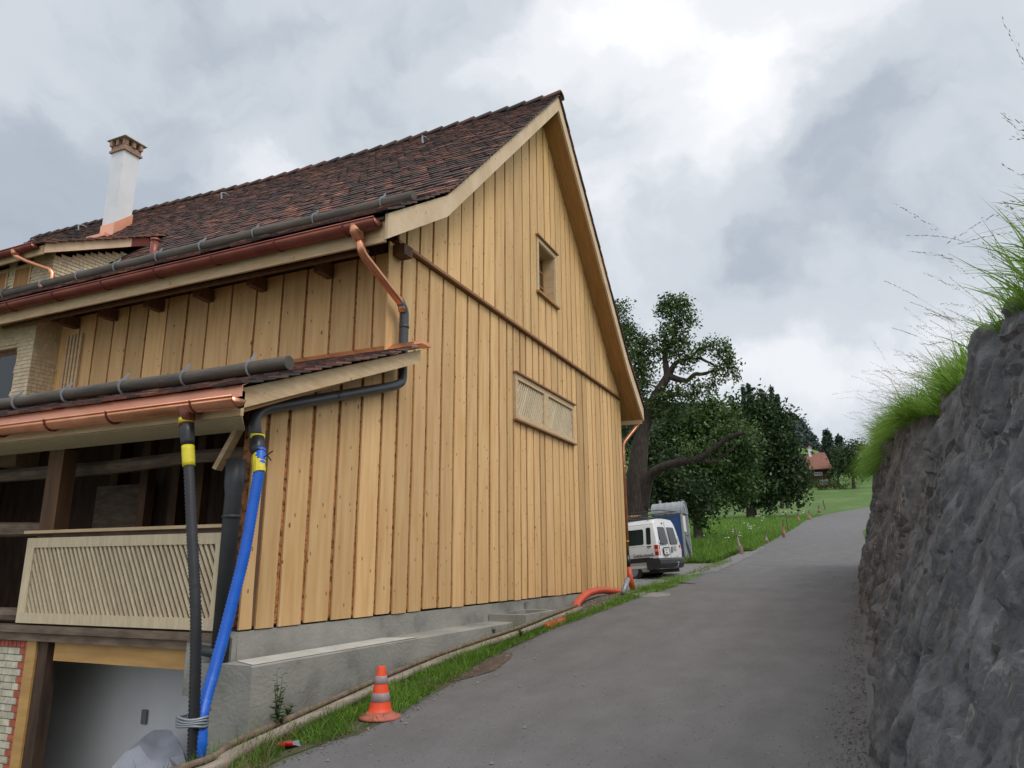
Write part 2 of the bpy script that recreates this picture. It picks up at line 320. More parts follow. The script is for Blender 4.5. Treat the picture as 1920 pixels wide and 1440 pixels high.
def rockmat():
    m = mat('dark_limestone', (.175, .177, .183), (.040, .041, .044), 4.5, (1.2, 1.2, .8), .85, bump=1.0, bscale=26, detail=15, c3=(.095, .097, .102), lo=.3, hi=.7)
    N, L = m.node_tree.nodes, m.node_tree.links; P = N['Principled BSDF']; src = P.inputs['Base Color'].links[0].from_socket
    tc = N['Texture Coordinate']
    col = src
    for sc, st, th, c in ((1.7, (1.3, 1.3, .35), .010, (.30, .29, .27)), (7.0, (1, 1, .8), .022, (.20, .195, .185)), (2.6, (1, 1, .9), .06, (.125, .127, .13))):
        mg = nd(N, 'ShaderNodeMapping'); mg.inputs['Scale'].default_value = st; L.new(tc.outputs['Object'], mg.inputs[0])
        a = nd(N, 'ShaderNodeTexNoise'); a.inputs['Scale'].default_value = sc; a.inputs['Detail'].default_value = 9; L.new(mg.outputs[0], a.inputs['Vector'])
        s1 = nd(N, 'ShaderNodeMath', operation='SUBTRACT'); L.new(a.outputs[0], s1.inputs[0]); s1.inputs[1].default_value = .5
        s2 = nd(N, 'ShaderNodeMath', operation='ABSOLUTE'); L.new(s1.outputs[0], s2.inputs[0])
        b = nd(N, 'ShaderNodeTexNoise'); b.inputs['Scale'].default_value = sc*.9; b.inputs['Detail'].default_value = 6
        mo = nd(N, 'ShaderNodeVectorMath', operation='ADD'); L.new(mg.outputs[0], mo.inputs[0]); mo.inputs[1].default_value = (9.1, 4.2, 7.7); L.new(mo.outputs[0], b.inputs['Vector'])
        r1 = nd(N, 'ShaderNodeMapRange'); L.new(s2.outputs[0], r1.inputs[0]); r1.inputs[1].default_value = 0; r1.inputs[2].default_value = th; r1.inputs[3].default_value = 1; r1.inputs[4].default_value = 0
        r2 = nd(N, 'ShaderNodeMapRange'); L.new(b.outputs[0], r2.inputs[0]); r2.inputs[1].default_value = .52; r2.inputs[2].default_value = .66
        mu = nd(N, 'ShaderNodeMath', operation='MULTIPLY'); L.new(r1.outputs[0], mu.inputs[0]); L.new(r2.outputs[0], mu.inputs[1])
        mi = nd(N, 'ShaderNodeMix', data_type='RGBA'); L.new(mu.outputs[0], mi.inputs[0]); L.new(col, mi.inputs[6]); mi.inputs[7].default_value = (*c, 1); col = mi.outputs[2]
    L.new(col, P.inputs['Base Color']); return m
M['rock'] = rockmat()

# ------------------------------------------------------------------ terrain
G = .0769
def base_z(X):
    X = np.asarray(X, float); Xc = np.minimum(X, 245)
    return -1.7 + G*np.minimum(X, 245) + .00032*np.maximum(Xc-45, 0)**2
RT = np.array([(-6, 1.25, 1.0, -.12), (0, 1.15, 1.0, -.12), (3, 1.10, 1.08, -.10), (5.24, 1.09, 1.12, -.06), (5.94, 1.07, 1.03, -.05), (7.4, 1.07, 1.04, 0), (8.5, 1.07, 1.12, .03), (9.75, 1.02, 1.10, .06),
               (10.05, 1.07, .90, .04), (12.6, 1.07, .89, .11), (16.1, 1.04, .82, .2), (19.8, .98, .74, .3), (21, .9, .9, .5)])
def rtop(X): return np.interp(X, RT[:, 0], RT[:, 1]), np.interp(X, RT[:, 0], RT[:, 2]), np.interp(X, RT[:, 0], RT[:, 3])
EL = np.array([(-12, 4.3), (3, 4.0), (4.4, 3.88), (5.7, 3.72), (8, 4.0), (9.9, 4.08), (12, 3.95), (13.8, 3.82), (16.1, 3.52), (20, 3.38), (26, 3.2), (55, 3.15), (80, 3.1), (400, 3.0)])
def road_left(X): X = np.asarray(X, float); return np.interp(X, EL[:, 0], EL[:, 1]) - .006*np.maximum(X-62, 0)**2
def road_right(X): X = np.asarray(X, float); return -.22 - .25*(X > 16) - .9*np.clip((X-20.5)/3, 0, 1) - .006*np.maximum(X-62, 0)**2
def ground_z(X, Y):
    X = np.asarray(X, float); Y = np.asarray(Y, float); z = base_z(X)
    A = np.interp(X, [-20, 4, 9, 11, 14.3, 15.7, 17, 18, 22, 28, 45, 60], [.6, .15, .13, .04, .04, .14, .30, .42, .45, .40, .12, 0])
    e = np.minimum(road_left(X), 3.9)
    z = z - A*sst((Y-e-.1)/1.35) - np.where(X < 70, 1, 0)*.02*np.clip(Y-8, 0, 20)*sst((50-X)/20)
    z = z - 1.0*sst((Y-4.35)/.9)*sst((5.1-X)/.5)
    und = sst((Y-4.72)/.2)*sst((X-4.75)/.3)*sst((17.35-X)/.25); z = z*(1-und) + np.minimum(z, -2.55)*und
    # bank behind the boulder wall
    h, wt, wb = rtop(X); w = -Y
    lift = sst((w-(wb+.30))/np.maximum(wt+.28-(wb+.30), .15))*(h+1.66) + np.clip(w-wt-.3, 0, 60)*.22 + .25*sst((w-wt-.2)/1.5)
    far = 1-sst((X-19.4)/1.6)
    lift2 = (np.clip((w-.5)/3.2, 0, 1)*2.3 + np.clip(w-3.7, 0, 60)*.2)*(1-sst((X-32)/18))
    z = z + np.where(w > 0, lift*far + lift2*(1-far), 0)
    z = z + .0012*(70*np.tanh(np.maximum(X-165, 0)/70))**2*1.25*(.1+.95*sst((Y+2)/13))
    z = z + .012*fbm(X*1.3, Y*1.3, 0, 3, 5)*sst((np.abs(Y-2)-2.2)/1) + .35*fbm(X*.03, Y*.03, 0, 2, 9)*sst((X-60)/60)*sst((np.abs(Y-2)-2)/8)
    return z
def gz(x, y): return float(ground_z(x, y))
xs = np.concatenate([np.arange(-14, 3, .7), np.arange(3, 22.5, .2), np.arange(22.5, 60, 1.0), np.arange(60, 260, 5), np.arange(260, 900, 40)])
ys = np.concatenate([-np.arange(8, 260, 14)[::-1], np.arange(-7, -2, .6), np.arange(-2, .3, .09), np.arange(.3, 3, .45), np.arange(3, 5.4, .1), np.arange(5.5, 14, .6), np.arange(14, 60, 3), np.arange(60, 400, 20)])
GX, GY = np.meshgrid(xs, ys, indexing='ij'); GZ = ground_z(GX, GY)
inroad = (GY < road_left(GX)-.12) & (GY > road_right(GX)+.12) & (GX < 128); GZ = GZ - np.where(inroad, np.where(GX > 50, .06, .02), 0)
nx, ny = len(xs), len(ys); I = np.arange(nx*ny).reshape(nx, ny)
F = np.stack([I[:-1, :-1], I[1:, :-1], I[1:, 1:], I[:-1, 1:]], -1).reshape(-1, 4)
tag(npmesh('ground', np.stack([GX, GY, GZ], -1).reshape(-1, 3), F, M['meadow'], True), kind='structure')
# road sheet
xs = np.concatenate([np.arange(-12, 2, .5), np.arange(2, 30, .12), np.arange(30, 130, 2)])
tt = np.concatenate([[0, .004], np.linspace(.02, 1, 16)])
V = []
for x in xs:
    l = road_left(x) + .05*float(fbm(x*1.6, 3, 0, 4, 2)) + .03*float(fbm(x*7, 8, 0, 2, 4)); r = float(road_right(x))
    for t in tt:
        y = l+(r-l)*t; V.append((x, y, float(base_z(x)) + (-.05 if t == 0 else .004)))
n, k = len(xs), len(tt); I = np.arange(n*k).reshape(n, k)
tag(npmesh('road', V, np.stack([I[:-1, :-1], I[:-1, 1:], I[1:, 1:], I[1:, :-1]], -1).reshape(-1, 4), M['asphalt'], True), kind='structure')
# gravel lot, bare soil strip
def patch(name, m, x0, x1, ylo, yhi, step, lift, seed, kind='structure'):
    xs = np.arange(x0, x1+1e-6, step); V = []; k = 26
    for i, x in enumerate(xs):
        e = min(1, (x-x0)/.8, (x1-x)/.8) if i not in (0, len(xs)-1) else 0
        a, b = ylo(x), yhi(x); c = (a+b)/2; hw = (b-a)/2*math.sqrt(max(e, 0.0))
        nlo = .12*float(fbm(x*2.1, seed, 0, 4, seed)); nhi = .12*float(fbm(x*2.1, seed+9, 0, 4, seed+3))
        for j in range(k):
            y = c-hw+(2*hw)*j/(k-1) + (nlo*(1-j/(k-1))+nhi*j/(k-1))*min(1, hw*3); V.append((x, y, gz(x, y)+lift))
    I = np.arange(len(xs)*k).reshape(len(xs), k)
    return tag(npmesh(name, V, np.stack([I[:-1, :-1], I[1:, :-1], I[1:, 1:], I[:-1, 1:]], -1).reshape(-1, 4), m, True), kind=kind)
patch('gravel_lot', M['gravel'], 18.6, 31, lambda x: road_left(x)-.25, lambda x: 7.6, .3, .012, 11)
patch('bare_soil', M['soil'], 9.9, 16.2, lambda x: 4.12, lambda x: 4.98, .12, .012, 21)
patch('verge_soil', M['vsoil'], 2.2, 11.5, lambda x: road_left(x)-.02, lambda x: 4.60, .12, .006, 41)
patch('bounce_gravel', M['gravel'], -4, 5.0, lambda x: 4.75, lambda x: 14, .3, .012, 61)  # unseen gravel sheet, added so neutral light bounces up to the porch soffit
patch('dirt_spill', M['soil'], 7.0, 8.6, lambda x: 3.68, lambda x: 4.15, .08, .010, 31)

# ------------------------------------------------------------------ the building
H = thing('timber_barn', (5.2, 5.0, -1.4), 'large gabled barn house newly clad in pale vertical spruce boards with clay tiled roof', 'barn')
YG = 5.0
XL, XR = 7.43, 17.7
SOF = [(6.62, 3.72), (7.95, 4.60), (12.43, 9.00), (16.93, 4.60), (18.25, 3.60)]      # underside of the rake
def sofz(x): return float(np.interp(x, [p[0] for p in SOF], [p[1] for p in SOF]))
def sag(y): return float(np.interp(y, [4.5, 9, 12.5, 15, 21, 30], [0, -.12, -.13, -.05, .08, .1]))
def board(mb, x0, x1, zb, zt, y, th=.020, ax='x', wig=.006):
    """one upright board with slightly waney long edges; zb/zt may be functions of position"""
    zb0 = zb if not callable(zb) else min(zb(x0), zb(x1)); ztm = zt if not callable(zt) else max(zt(x0), zt(x1))
    if ztm-zb0 < .05: return
    n = max(2, int((ztm-zb0)/.28)); ph = random.random()*50; vs = []
    for i in range(n+1):
        t = i/n
        for q, xx, s in ((0, x0, -1), (1, x1, 1)):
            a = zb(xx) if callable(zb) else zb; b = zt(xx) if callable(zt) else zt
            z = a+(b-a)*t; xo = xx + (wig*float(fbm(z*1.7, ph+q*9, 0, 2, 3))*1.6)
            for d in (0, th):
                vs.append((xo, y-d, z) if ax == 'x' else (y-d, xo, z))
    fs = []
    for i in range(n):
        a = 4*i; b = a+4
        fs += [(a+1, a+3, b+3, b+1), (a, b, b+2, a+2), (a, a+1, b+1, b), (a+2, b+2, b+3, a+3)]
    fs += [(0, 2, 3, 1), (4*n, 4*n+1, 4*n+3, 4*n+2)]
    mb.add(vs, fs)
def splits(a, b, known, lo, hi, gap):
    """board edges from a to b: known gap centres first, random widths after"""
    c = [k for k in known if a+.05 < k < b-.05]; x = (c[-1] if c else a)
    while x < b-hi*.9: x += random.uniform(lo, hi); c.append(x)
    if c and b-c[-1] < lo*.5: c.pop()
    e = [a]+c+[b]; return [(e[i]+(gap/2 if i else 0), e[i+1]-(gap/2 if i < len(e)-2 else 0)) for i in range(len(e)-1)]
low = MB(); up = MB()
KL = [5.35, 5.64, 6.01, 6.43, 6.82, 7.23, 7.56, 7.92, 8.26, 8.65, 9.02, 9.40, 9.77, 10.18, 10.52, 10.83, 11.09, 11.38, 11.64, 11.95, 12.25, 12.5, 12.89, 13.24, 13.51, 13.77, 14.05, 14.34, 14.72, 15.0, 15.35, 15.62, 15.98, 16.2, 16.55, 16.85, 17.15, 17.42]
VX0, VX1, VZ0, VZ1 = 11.10, 14.07, 2.40, 3.20
lean_under = lambda x: 1.31+.39*(x-4.63)-.03
for x0, x1 in splits(5.18, XR, KL, .28, .4, .058):
    if x1 <= XL+.02: top = lambda x: min(lean_under(x)+.06, 2.6)
    else: top = 4.03
    zb = -.54+random.uniform(-.012, .012); yy = YG-random.uniform(0, .006)
    if x1 > VX0+.02 and x0 < VX1-.02:
        board(low, x0, x1, zb, VZ0, yy); board(low, x0, x1, VZ1, top, yy)
    else: board(low, x0, x1, zb, top, yy)
KU = [7.61, 7.94, 8.29, 8.7, 9.11, 9.51, 9.88, 10.3, 10.7, 11.08, 11.47, 11.84, 12.21, 12.58, 12.9]
WX0, WX1, WZ0, WZ1 = 12.22, 13.10, 5.06, 6.10
for x0, x1 in splits(XL, XR, KU, .28, .38, .048):
    zt = lambda x: sofz(x)+.05; yy = YG-.03-random.uniform(0, .006)
    if x1 > WX0 and x0 < WX1:
        board(up, x0, x1, 4.09, WZ0, yy)
        if x0 < WX0-.02: board(up, x0, WX0, WZ0, WZ1, yy)
        if x1 > WX1+.02: board(up, WX1, x1, WZ0, WZ1, yy)
        board(up, x0, x1, WZ1, zt, yy)
    else: board(up, x0, x1, 4.09, zt, yy)
low.build('lower_gable_boarding', M['board'], H); up.build('upper_gable_boarding', M['board'], H)
bk = MB()      # the bark-edged under-layer seen in the gaps, with openings left free
def sheet(mb, x0, x1, z0, z1, y0, y1):
    mb.box((x0, y0, z0), (x1, y1, z1))
YB0, YB1 = YG+.004, YG+.14
bk.prism([(5.22, YB1, -.52), (XL, YB1, -.52), (XL, YB1, 2.45), (5.22, YB1, 1.50)], (0, YB0-YB1, 0))
sheet(bk, XL, VX0, -.52, 4.05, YB0, YB1); sheet(bk, VX1, XR-.03, -.52, 4.05, YB0, YB1); sheet(bk, VX0, VX1, -.52, VZ0, YB0, YB1); sheet(bk, VX0, VX1, VZ1, 4.05, YB0, YB1)
def gab(x0, x1, zlo, seg=12):
    xx = sorted(set([x0, x1]+[p[0] for p in SOF if x0 < p[0] < x1]))
    bk.prism([(x0, YB1-.03, zlo), (x1, YB1-.03, zlo)]+[(x, YB1-.03, sofz(x)+.03) for x in xx[::-1]], (0, YB0-YB1, 0))
gab(XL+.02, WX0, 4.06); gab(WX1, XR-.03, 4.06); sheet(bk, WX0, WX1, 4.06, WZ0, YB0-.03, YB1-.03); gab(WX0, WX1, WZ1)
bk.build('bark_edged_underboards', M['bark'], H)
t = MB(); t.box((XL-.06, YG-.095, 4.045), (XR, YG-.005, 4.085)); t.build('horizontal_trim', M['trim'], H)
# side wall facing the porch roof
sb = MB(); bk2 = MB()
for y0, y1 in splits(5.0, 11.45, [5.30, 5.58, 5.98, 6.4, 6.82, 7.29, 7.75, 8.2, 8.62, 9.03, 9.45, 9.86, 10.2, 10.6], .36, .44, .036):
    board(sb, y0, y1, 1.6, 3.95, XL+.002-random.uniform(0, .005), ax='y')
sb.build('side_boarding', M['board'], H)
bk2.box((XL+.004, 5.17, 1.6), (XL+.12, 11.5, 4.3)); bk2.build('bark_edged_side_underboards', M['bark'], H)
bt = MB()
for y in (10.86, 10.94, 11.02, 11.10, 11.18): bt.box((XL-.06, y, 2.3), (XL-.028, y+.045, 3.64))
bt.build('leaning_battens', M['cream'], H)
# body behind the cladding
core = MB()
core.box((XR-.14, 5.17, -2.5), (XR-.03, 21, 3.9)); core.box((XL, 20.9, -2.5), (XR-.15, 21, 4.2))
core.prism([(XL, 20.9, 4.2), (XR-.15, 20.9, 4.2), (12.43, 20.9, 8.9)], (0, .1, 0))
core.build('barn_back_walls', M['board'], H)

# soffits, bargeboards, eave boards
YR = 4.55
sf = MB()
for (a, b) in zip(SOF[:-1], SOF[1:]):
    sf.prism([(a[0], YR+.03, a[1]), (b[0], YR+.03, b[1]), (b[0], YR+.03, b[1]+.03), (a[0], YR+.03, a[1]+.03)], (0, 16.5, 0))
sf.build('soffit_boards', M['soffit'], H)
def barge(pts, dz, y, th, name, m):
    mb = MB()
    for a, b in zip(pts[:-1], pts[1:]):
        mb.prism([(a[0], y, a[1]), (b[0], y, b[1]), (b[0], y, b[1]+dz), (a[0], y, a[1]+dz)], (0, th, 0))
    return mb.build(name, m, H)
L3 = [(6.56, 3.68), (7.95, 4.59), (12.43, 9.0)]
barge(L3, .32, YR-.02, .045, 'bargeboard', M['barge'])
barge([(12.432, 9.0), (16.93, 4.60), (18.28, 3.57)], .32, YR-.02, .045, 'bargeboard', M['barge'])
eb = MB(); eb.box((6.575, YR+.03, 3.66), (6.61, 21, 3.93)); eb.build('eave_board', M['cream'], H)
eb = MB(); eb.box((18.24, YR+.03, 3.50), (18.27, 21, 3.80)); eb.build('eave_board', M['cream'], H)
rf = MB()
for y in (5.95, 7.1, 8.1, 9.1, 10.1, 11.0): rf.box((7.12, y, 3.74), (XL-.03, y+.11, 3.92))
rf.box((XL-.10, 4.80, 3.86), (XL+.1, 4.97, 4.0))
for x, z in ((6.80, 3.64),):
    rf.box((x, 5.0, z+.06), (x+.06, 12, z+.10))
rf.build('rafter_ends', M['midwood'], H)
box2 = MB(); box2.box((XL-.0, 5.0, 3.95), (XL+.1, 11.5, 4.28)); box2.build('wall_plate', M['darkwood'], H)

# clay tiles, each one a real slab
def tiles(mb, prof, y0, y1, expo=.165, wid=.172, skip=None, sagf=True, fine=True, seed=1):
    P = np.array(prof, float); seg = np.hypot(*(P[1:]-P[:-1]).T); cum = np.concatenate([[0], np.cumsum(seg)]); Lt = cum[-1]; sgn = 1 if P[-1, 0] > P[0, 0] else -1
    nr = int(Lt/expo); nc = int((y1-y0)/wid); vs = []; ti = []
    def pt(s): s = min(max(s, 0), Lt); return np.interp(s, cum, P[:, 0]), np.interp(s, cum, P[:, 1])
    zmax = P[:, 1].max(); zmin = P[:, 1].min(); out = []
    for r in range(nr):
        s0 = r*expo; s1 = min(s0+expo+.09, Lt); x0, z0 = pt(s0); x1, z1 = pt(s1)
        if s1-s0 < .01: continue
        dx, dz = (x1-x0), (z1-z0); l = math.hypot(dx, dz); nxn, nz = -dz/l*sgn, dx/l*sgn
        for c in range(-1, nc+1):
            ya = y0+(c+(r % 2)*.5)*wid; yb = ya+wid-.006
            ya = max(ya, y0); yb = min(yb, y1)
            if yb-ya < .02: continue
            if skip and skip((x0+x1)/2, (ya+yb)/2): continue
            yj = random.uniform(-.003, .003); lf = .044+random.uniform(-.005, .009); th = .020
            sg = sag((ya+yb)/2)*((z0-zmin)/(zmax-zmin)) if sagf else 0
            lo = lf; hi = lf-.030
            A = lambda x, z, o: (x+nxn*o, z+nz*o+sg)
            xa, za = A(x0, z0, lo-th); xb, zb = A(x0, z0, lo); xc, zc = A(x1, z1, hi-th); xd, zd = A(x1, z1, hi)
            mb.hexa([(xa, ya+yj, za), (xa, yb+yj, za), (xc, yb+yj, zc), (xc, ya+yj, zc), (xb, ya+yj, zb), (xb, yb+yj, zb), (xd, yb+yj, zd), (xd, ya+yj, zd)],
                    min(1, max(0, .38+.26*float(vnoise(ya*1.6, s0*2.2, 0, seed))-.13+random.gauss(0, .17)+(.36 if random.random() < .06 else 0))))
TL = [(6.50, 3.98), (8.0, 5.0), (12.43, 9.33)]; TR = [(18.33, 3.92), (16.88, 4.98), (12.43, 9.33)]
DY0, DY1, DXF = 11.25, 19.5, 7.0
def inchim(x, y): return 10.78 < x < 11.24 and 15.18 < y < 15.68
tm = MB(); tiles(tm, TL, YR-.06, 21, skip=lambda x, y: inchim(x, y) or (7.55 < x < 8.3 and 12.1 < y < 20.5))
RF = tm.build('tiled_roof_slope', M['tile'], H, fix=False)
tm = MB(); tiles(tm, TR, YR-.06, 21, expo=.33, wid=.344, seed=5); RF2 = tm.build('tiled_roof_slope', M['tile'], H, fix=False)
sk = MB()      # sarking boards under the tiles
for pr in ([(6.52, 3.96), (8.0, 4.92), (12.43, 9.12)], [(18.31, 3.90), (16.88, 4.90), (12.43, 9.12)]):
    for a, b in zip(pr[:-1], pr[1:]): sk.prism([(a[0], YR+.03, a[1]-.05), (b[0], YR+.03, b[1]-.05), (b[0], YR+.03, b[1]-.015), (a[0], YR+.03, a[1]-.015)], (0, 16.4, 0))
sk.build('roof_sarking', M['darkwood'], H)
rd = MB()
for i in range(42):
    y = YR-.10+i*.395
    def ring(yy, r, dz): return [(12.43+r*cos(a), yy, 9.30+sag(yy)+dz+r*.62*sin(a)) for a in np.linspace(-.25, pi+.25, 9)]
    A, B = ring(y, .150, .028), ring(y+.43, .125, .0); n = len(A)
    A2, B2 = ring(y, .132, .01), ring(y+.43, .107, -.018)
    rd.add(A+B+A2+B2, [(k, k+1, n+k+1, n+k) for k in range(n-1)]+[(2*n+k, 3*n+k, 3*n+k+1, 2*n+k+1) for k in range(n-1)]+[(k, 2*n+k, 2*n+k+1, k+1) for k in range(n-1)]+[(0, n, 3*n, 2*n), (n-1, 3*n-1, 4*n-1, 2*n-1)],
           random.uniform(.15, .5))
rd.build('ridge_tiles', M['tile'], RF)
for x, y in ((11.48, 7.06), (11.55, 12.53), (12.0, 18.2)):
    sn = MB(); z = 5.0+(x-8)*.977+.07+sag(y)*.8; sn.tube([(x-.16, y, z-.13), (x-.18, y, z+.02), (x-.05, y, z+.06), (x+.05, y, z+.05)], .02, 8); sn.build('roof_hook', M['galv'], RF)

# chimney
CH = MB(); cx0, cx1, cy0, cy1 = 10.74, 11.16, 15.22, 15.66
CH.box((cx0, cy0, 7.3), (cx1, cy1, 9.92)); CHO = CH.build('chimney', M['chim'], H)
c = MB(); c.box((cx0-.05, cy0-.05, 9.92), (cx1+.05, cy1+.05, 9.97)); c.box((cx0-.02, cy0-.02, 9.97), (cx1+.02, cy1+.02, 10.08))
for u in np.linspace(0, 1, 3):
    for (a, b) in (((cx0, cy0-.02), (cx1, cy0-.02)), ((cx0, cy1-.04), (cx1, cy1-.04)), ((cx0-.02, cy0), (cx0-.02, cy1)), ((cx1-.04, cy0), (cx1-.04, cy1))):
        px, py = a[0]+(b[0]-a[0]-.05)*u, a[1]+(b[1]-a[1]-.05)*u
        c.box((px-.01, py-.01, 10.08), (px+.07, py+.07, 10.24))
c.build('chimney_cowl', M['chimcap'], CHO)
c = MB(); c.hexa([(cx0-.11, cy0-.11, 10.24), (cx1+.11, cy0-.11, 10.24), (cx1+.11, cy1+.11, 10.24), (cx0-.11, cy1+.11, 10.24), (cx0-.06, cy0-.06, 10.30), (cx1+.06, cy0-.06, 10.30), (cx1+.06, cy1+.06, 10.30), (cx0-.06, cy1+.06, 10.30)])
c.build('cap_slab', M['stonecap'], CHO)
rz = lambda x: 5.0+(x-8)*.977
c = MB(); o = .018
c.prism([(cx0-o, cy0-o, rz(cx0)-.1), (cx1+.02, cy0-o, rz(cx1)-.1), (cx1+.02, cy0-o, rz(cx1)+.30), (cx0-o, cy0-o, rz(cx0)+.30)], (0, .012, 0))
c.box((cx0-o, cy0-o+.012, rz(cx0)-.1), (cx0-.002, cy1+.02, rz(cx0)+.30)); c.box((cx0-.28, cy0-.1, rz(cx0-.15)-.02), (cx0-.02, cy1+.1, rz(cx0-.15)+.06))
c.build('chimney_flashing', M['flash'], CHO)
v = MB(); v.tube([(7.75, 9.92, 4.75), (7.75, 9.92, 5.20)], .065, 14); v.tube([(7.75, 9.92, 5.20), (7.75, 9.92, 5.24)], .075, 14); v.build('vent_pipe', M['copperd'], H, True)

# dormer
DM = MB(); DM.box((DXF, DY0, 4.3), (DXF+.08, DY1, 4.88)); 
D = DM.build('dormer', M['cream'], H)
# shingle courses on front and cheek
sh = MB(); hcs = np.arange(4.25, 4.90, .058)
wins = [(11.80+i*.60, 12.17+i*.60) for i in range(12)]
for z in hcs:
    y = DY0-.01
    while y < DY1:
        w = random.uniform(.05, .09); yb = min(y+w, DY1)
        if not any(a-.03 < (y+yb)/2 < b+.03 and z > 4.33 for a, b in wins):
            zt = z+.07; sh.hexa([(DXF-.022, y, z), (DXF-.004, y, z), (DXF-.004, yb-.004, z), (DXF-.022, yb-.004, z), (DXF-.008, y, zt), (DXF-.001, y, zt), (DXF-.001, yb-.004, zt), (DXF-.008, yb-.004, zt)])
        y = yb
for z in np.arange(4.25, 5.45, .058):
    x = DXF-.02
    while x < 8.2:
        w = random.uniform(.05, .09); xb = x+w
        if 4.98+(x-8)*.70+.05 < z+.06 and z < 4.82+(x-6.9)*.475-.02:
            zt = z+.07; sh.hexa([(x, DY0-.024, z), (xb-.004, DY0-.024, z), (xb-.004, DY0-.006, z), (x, DY0-.006, z), (x, DY0-.010, zt), (xb-.004, DY0-.010, zt), (xb-.004, DY0-.003, zt), (x, DY0-.003, zt)])
        x = xb
sh.build('wood_shingles', M['creamv'], D)
ck = MB(); ck.prism([(DXF+.0, DY0+.003, 4.28), (8.35, DY0+.003, 5.30), (8.35, DY0+.003, 5.45), (DXF+.0, DY0+.003, 4.86)], (0, .05, 0)); ck.build('dormer_cheek', M['cream'], D)
fl = MB(); fl.prism([(DXF-.03, DY0-.03, 4.24), (8.0, DY0-.03, 5.05), (8.25, DY0-.03, 5.30), (8.25, DY0-.03, 5.36), (7.98, DY0-.03, 5.11), (DXF-.03, DY0-.03, 4.32)], (0, .012, 0)); fl.build('cheek_flashing', M['copperd'], D)
for i, (a, b) in enumerate(wins[:6]):
    w = MB(); w.box((DXF-.03, a-.03, 4.33), (DXF-.002, b+.03, 4.365)); w.box((DXF-.03, a-.03, 4.80), (DXF-.002, b+.03, 4.83)); w.box((DXF-.03, a-.03, 4.365), (DXF-.002, a, 4.80)); w.box((DXF-.03, b, 4.365), (DXF-.002, b+.03, 4.80))
    WO = w.build('dormer_window', M['cream'], D)
    g = MB(); g.box((DXF-.012, a, 4.365), (DXF-.004, b, 4.80)); g.build('shutter', M['soffit'], WO)
bz = lambda x: 4.79+(x-6.71)*.483
b = MB(); b.prism([(6.70, 11.04, bz(6.70)), (8.16, 11.04, bz(8.16)), (8.16, 11.04, bz(8.16)+.165), (6.70, 11.04, bz(6.70)+.165)], (0, .03, 0)); b.build('dormer_bargeboard', M['barge'], D)
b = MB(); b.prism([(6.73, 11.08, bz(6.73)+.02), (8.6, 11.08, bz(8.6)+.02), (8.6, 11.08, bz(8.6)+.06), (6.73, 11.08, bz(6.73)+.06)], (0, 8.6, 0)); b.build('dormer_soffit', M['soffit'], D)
b = MB(); b.box((6.69, 11.08, 4.77), (6.72, DY1, 4.92)); b.build('dormer_eave_board', M['cream'], D)
tm = MB(); tiles(tm, [(6.62, bz(6.62)+.16), (9.9, bz(9.9)+.16)], 10.98, DY1+.2, sagf=False, seed=3); tm.build('dormer_tiles', M['tile'], D, fix=False)
b = MB(); b.prism([(8.16, 11.035, 5.49), (8.62, 11.035, 5.70), (8.45, 11.035, 5.80), (8.16, 11.035, 5.65)], (0, .02, 0)); b.build('barge_flashing', M['copperd'], D)
def gutter(mb, x, z, r, y0, y1, ends=True):
    n = 9; A = [(x-r*cos(a), z-r*sin(a)) for a in np.linspace(0, pi, n)]; B = [(x-(r-.006)*cos(a), z-(r-.006)*sin(a)) for a in np.linspace(0, pi, n)]
    vs = [(p[0], y, p[1]) for y in (y0, y1) for p in A+B]; m = 2*n
    fs = [(k, k+1, m+k+1, m+k) for k in range(n-1)]+[(n+k, m+n+k, m+n+k+1, n+k+1) for k in range(n-1)]+[(0, m, m+n, n), (n-1, 2*n-1, m+2*n-1, m+n-1)]+[(k, n+k, n+k+1, k+1) for k in range(n-1)]+[(m+k, m+k+1, m+n+k+1, m+n+k) for k in range(n-1)]
    mb.add(vs, fs)
    mb.tube([(x-r, y0, z+.004), (x-r, y1, z+.004)], .011, 8)
    if ends:
        for y in (y0, y1): mb.prism([(p[0], y, p[1]) for p in A], (0, .006, 0))
def gbrackets(mb, x, z, r, ylist):
    for y in ylist:
        R = r+.006
        for a0, a1 in zip(np.linspace(-.1, pi, 9)[:-1], np.linspace(-.1, pi, 9)[1:]):
            mb.bar((x-R*cos(a0), y, z-R*sin(a0)), (x-R*cos(a1), y, z-R*sin(a1)), .03, .008, (0, 1, 0))
g = MB(); gutter(g, 6.60, 4.90, .07, 11.15, DY1); g.build('dormer_gutter', M['copperd'], D, True)
g = MB(); g.tube([(6.6, 11.6, 4.88), (6.6, 11.6, 4.80), (6.72, 11.45, 4.72), (6.88, 11.14, 4.60), (6.9, 11.09, 4.52), (6.9, 11.07, 4.36), (6.86, 11.12, 4.30), (6.8, 11.2, 4.29)], .035, 12); g.lathe([(.05, 4.80), (.08, 4.88)], (6.6, 11.6, 0), 14); g.build('dormer_downpipe', M['copper'], D, True)

KD = 1.064      # the whole dormer stands a little further up the slope
Ho = np.array(H['_o'])
for o_ in [D]+list(D.children_recursive):
    me_ = o_.data; co = np.empty(len(me_.vertices)*3); me_.vertices.foreach_get('co', co); co = (co.reshape(-1, 3)+Ho)*KD-Ho; me_.vertices.foreach_set('co', co.ravel()); me_.update()
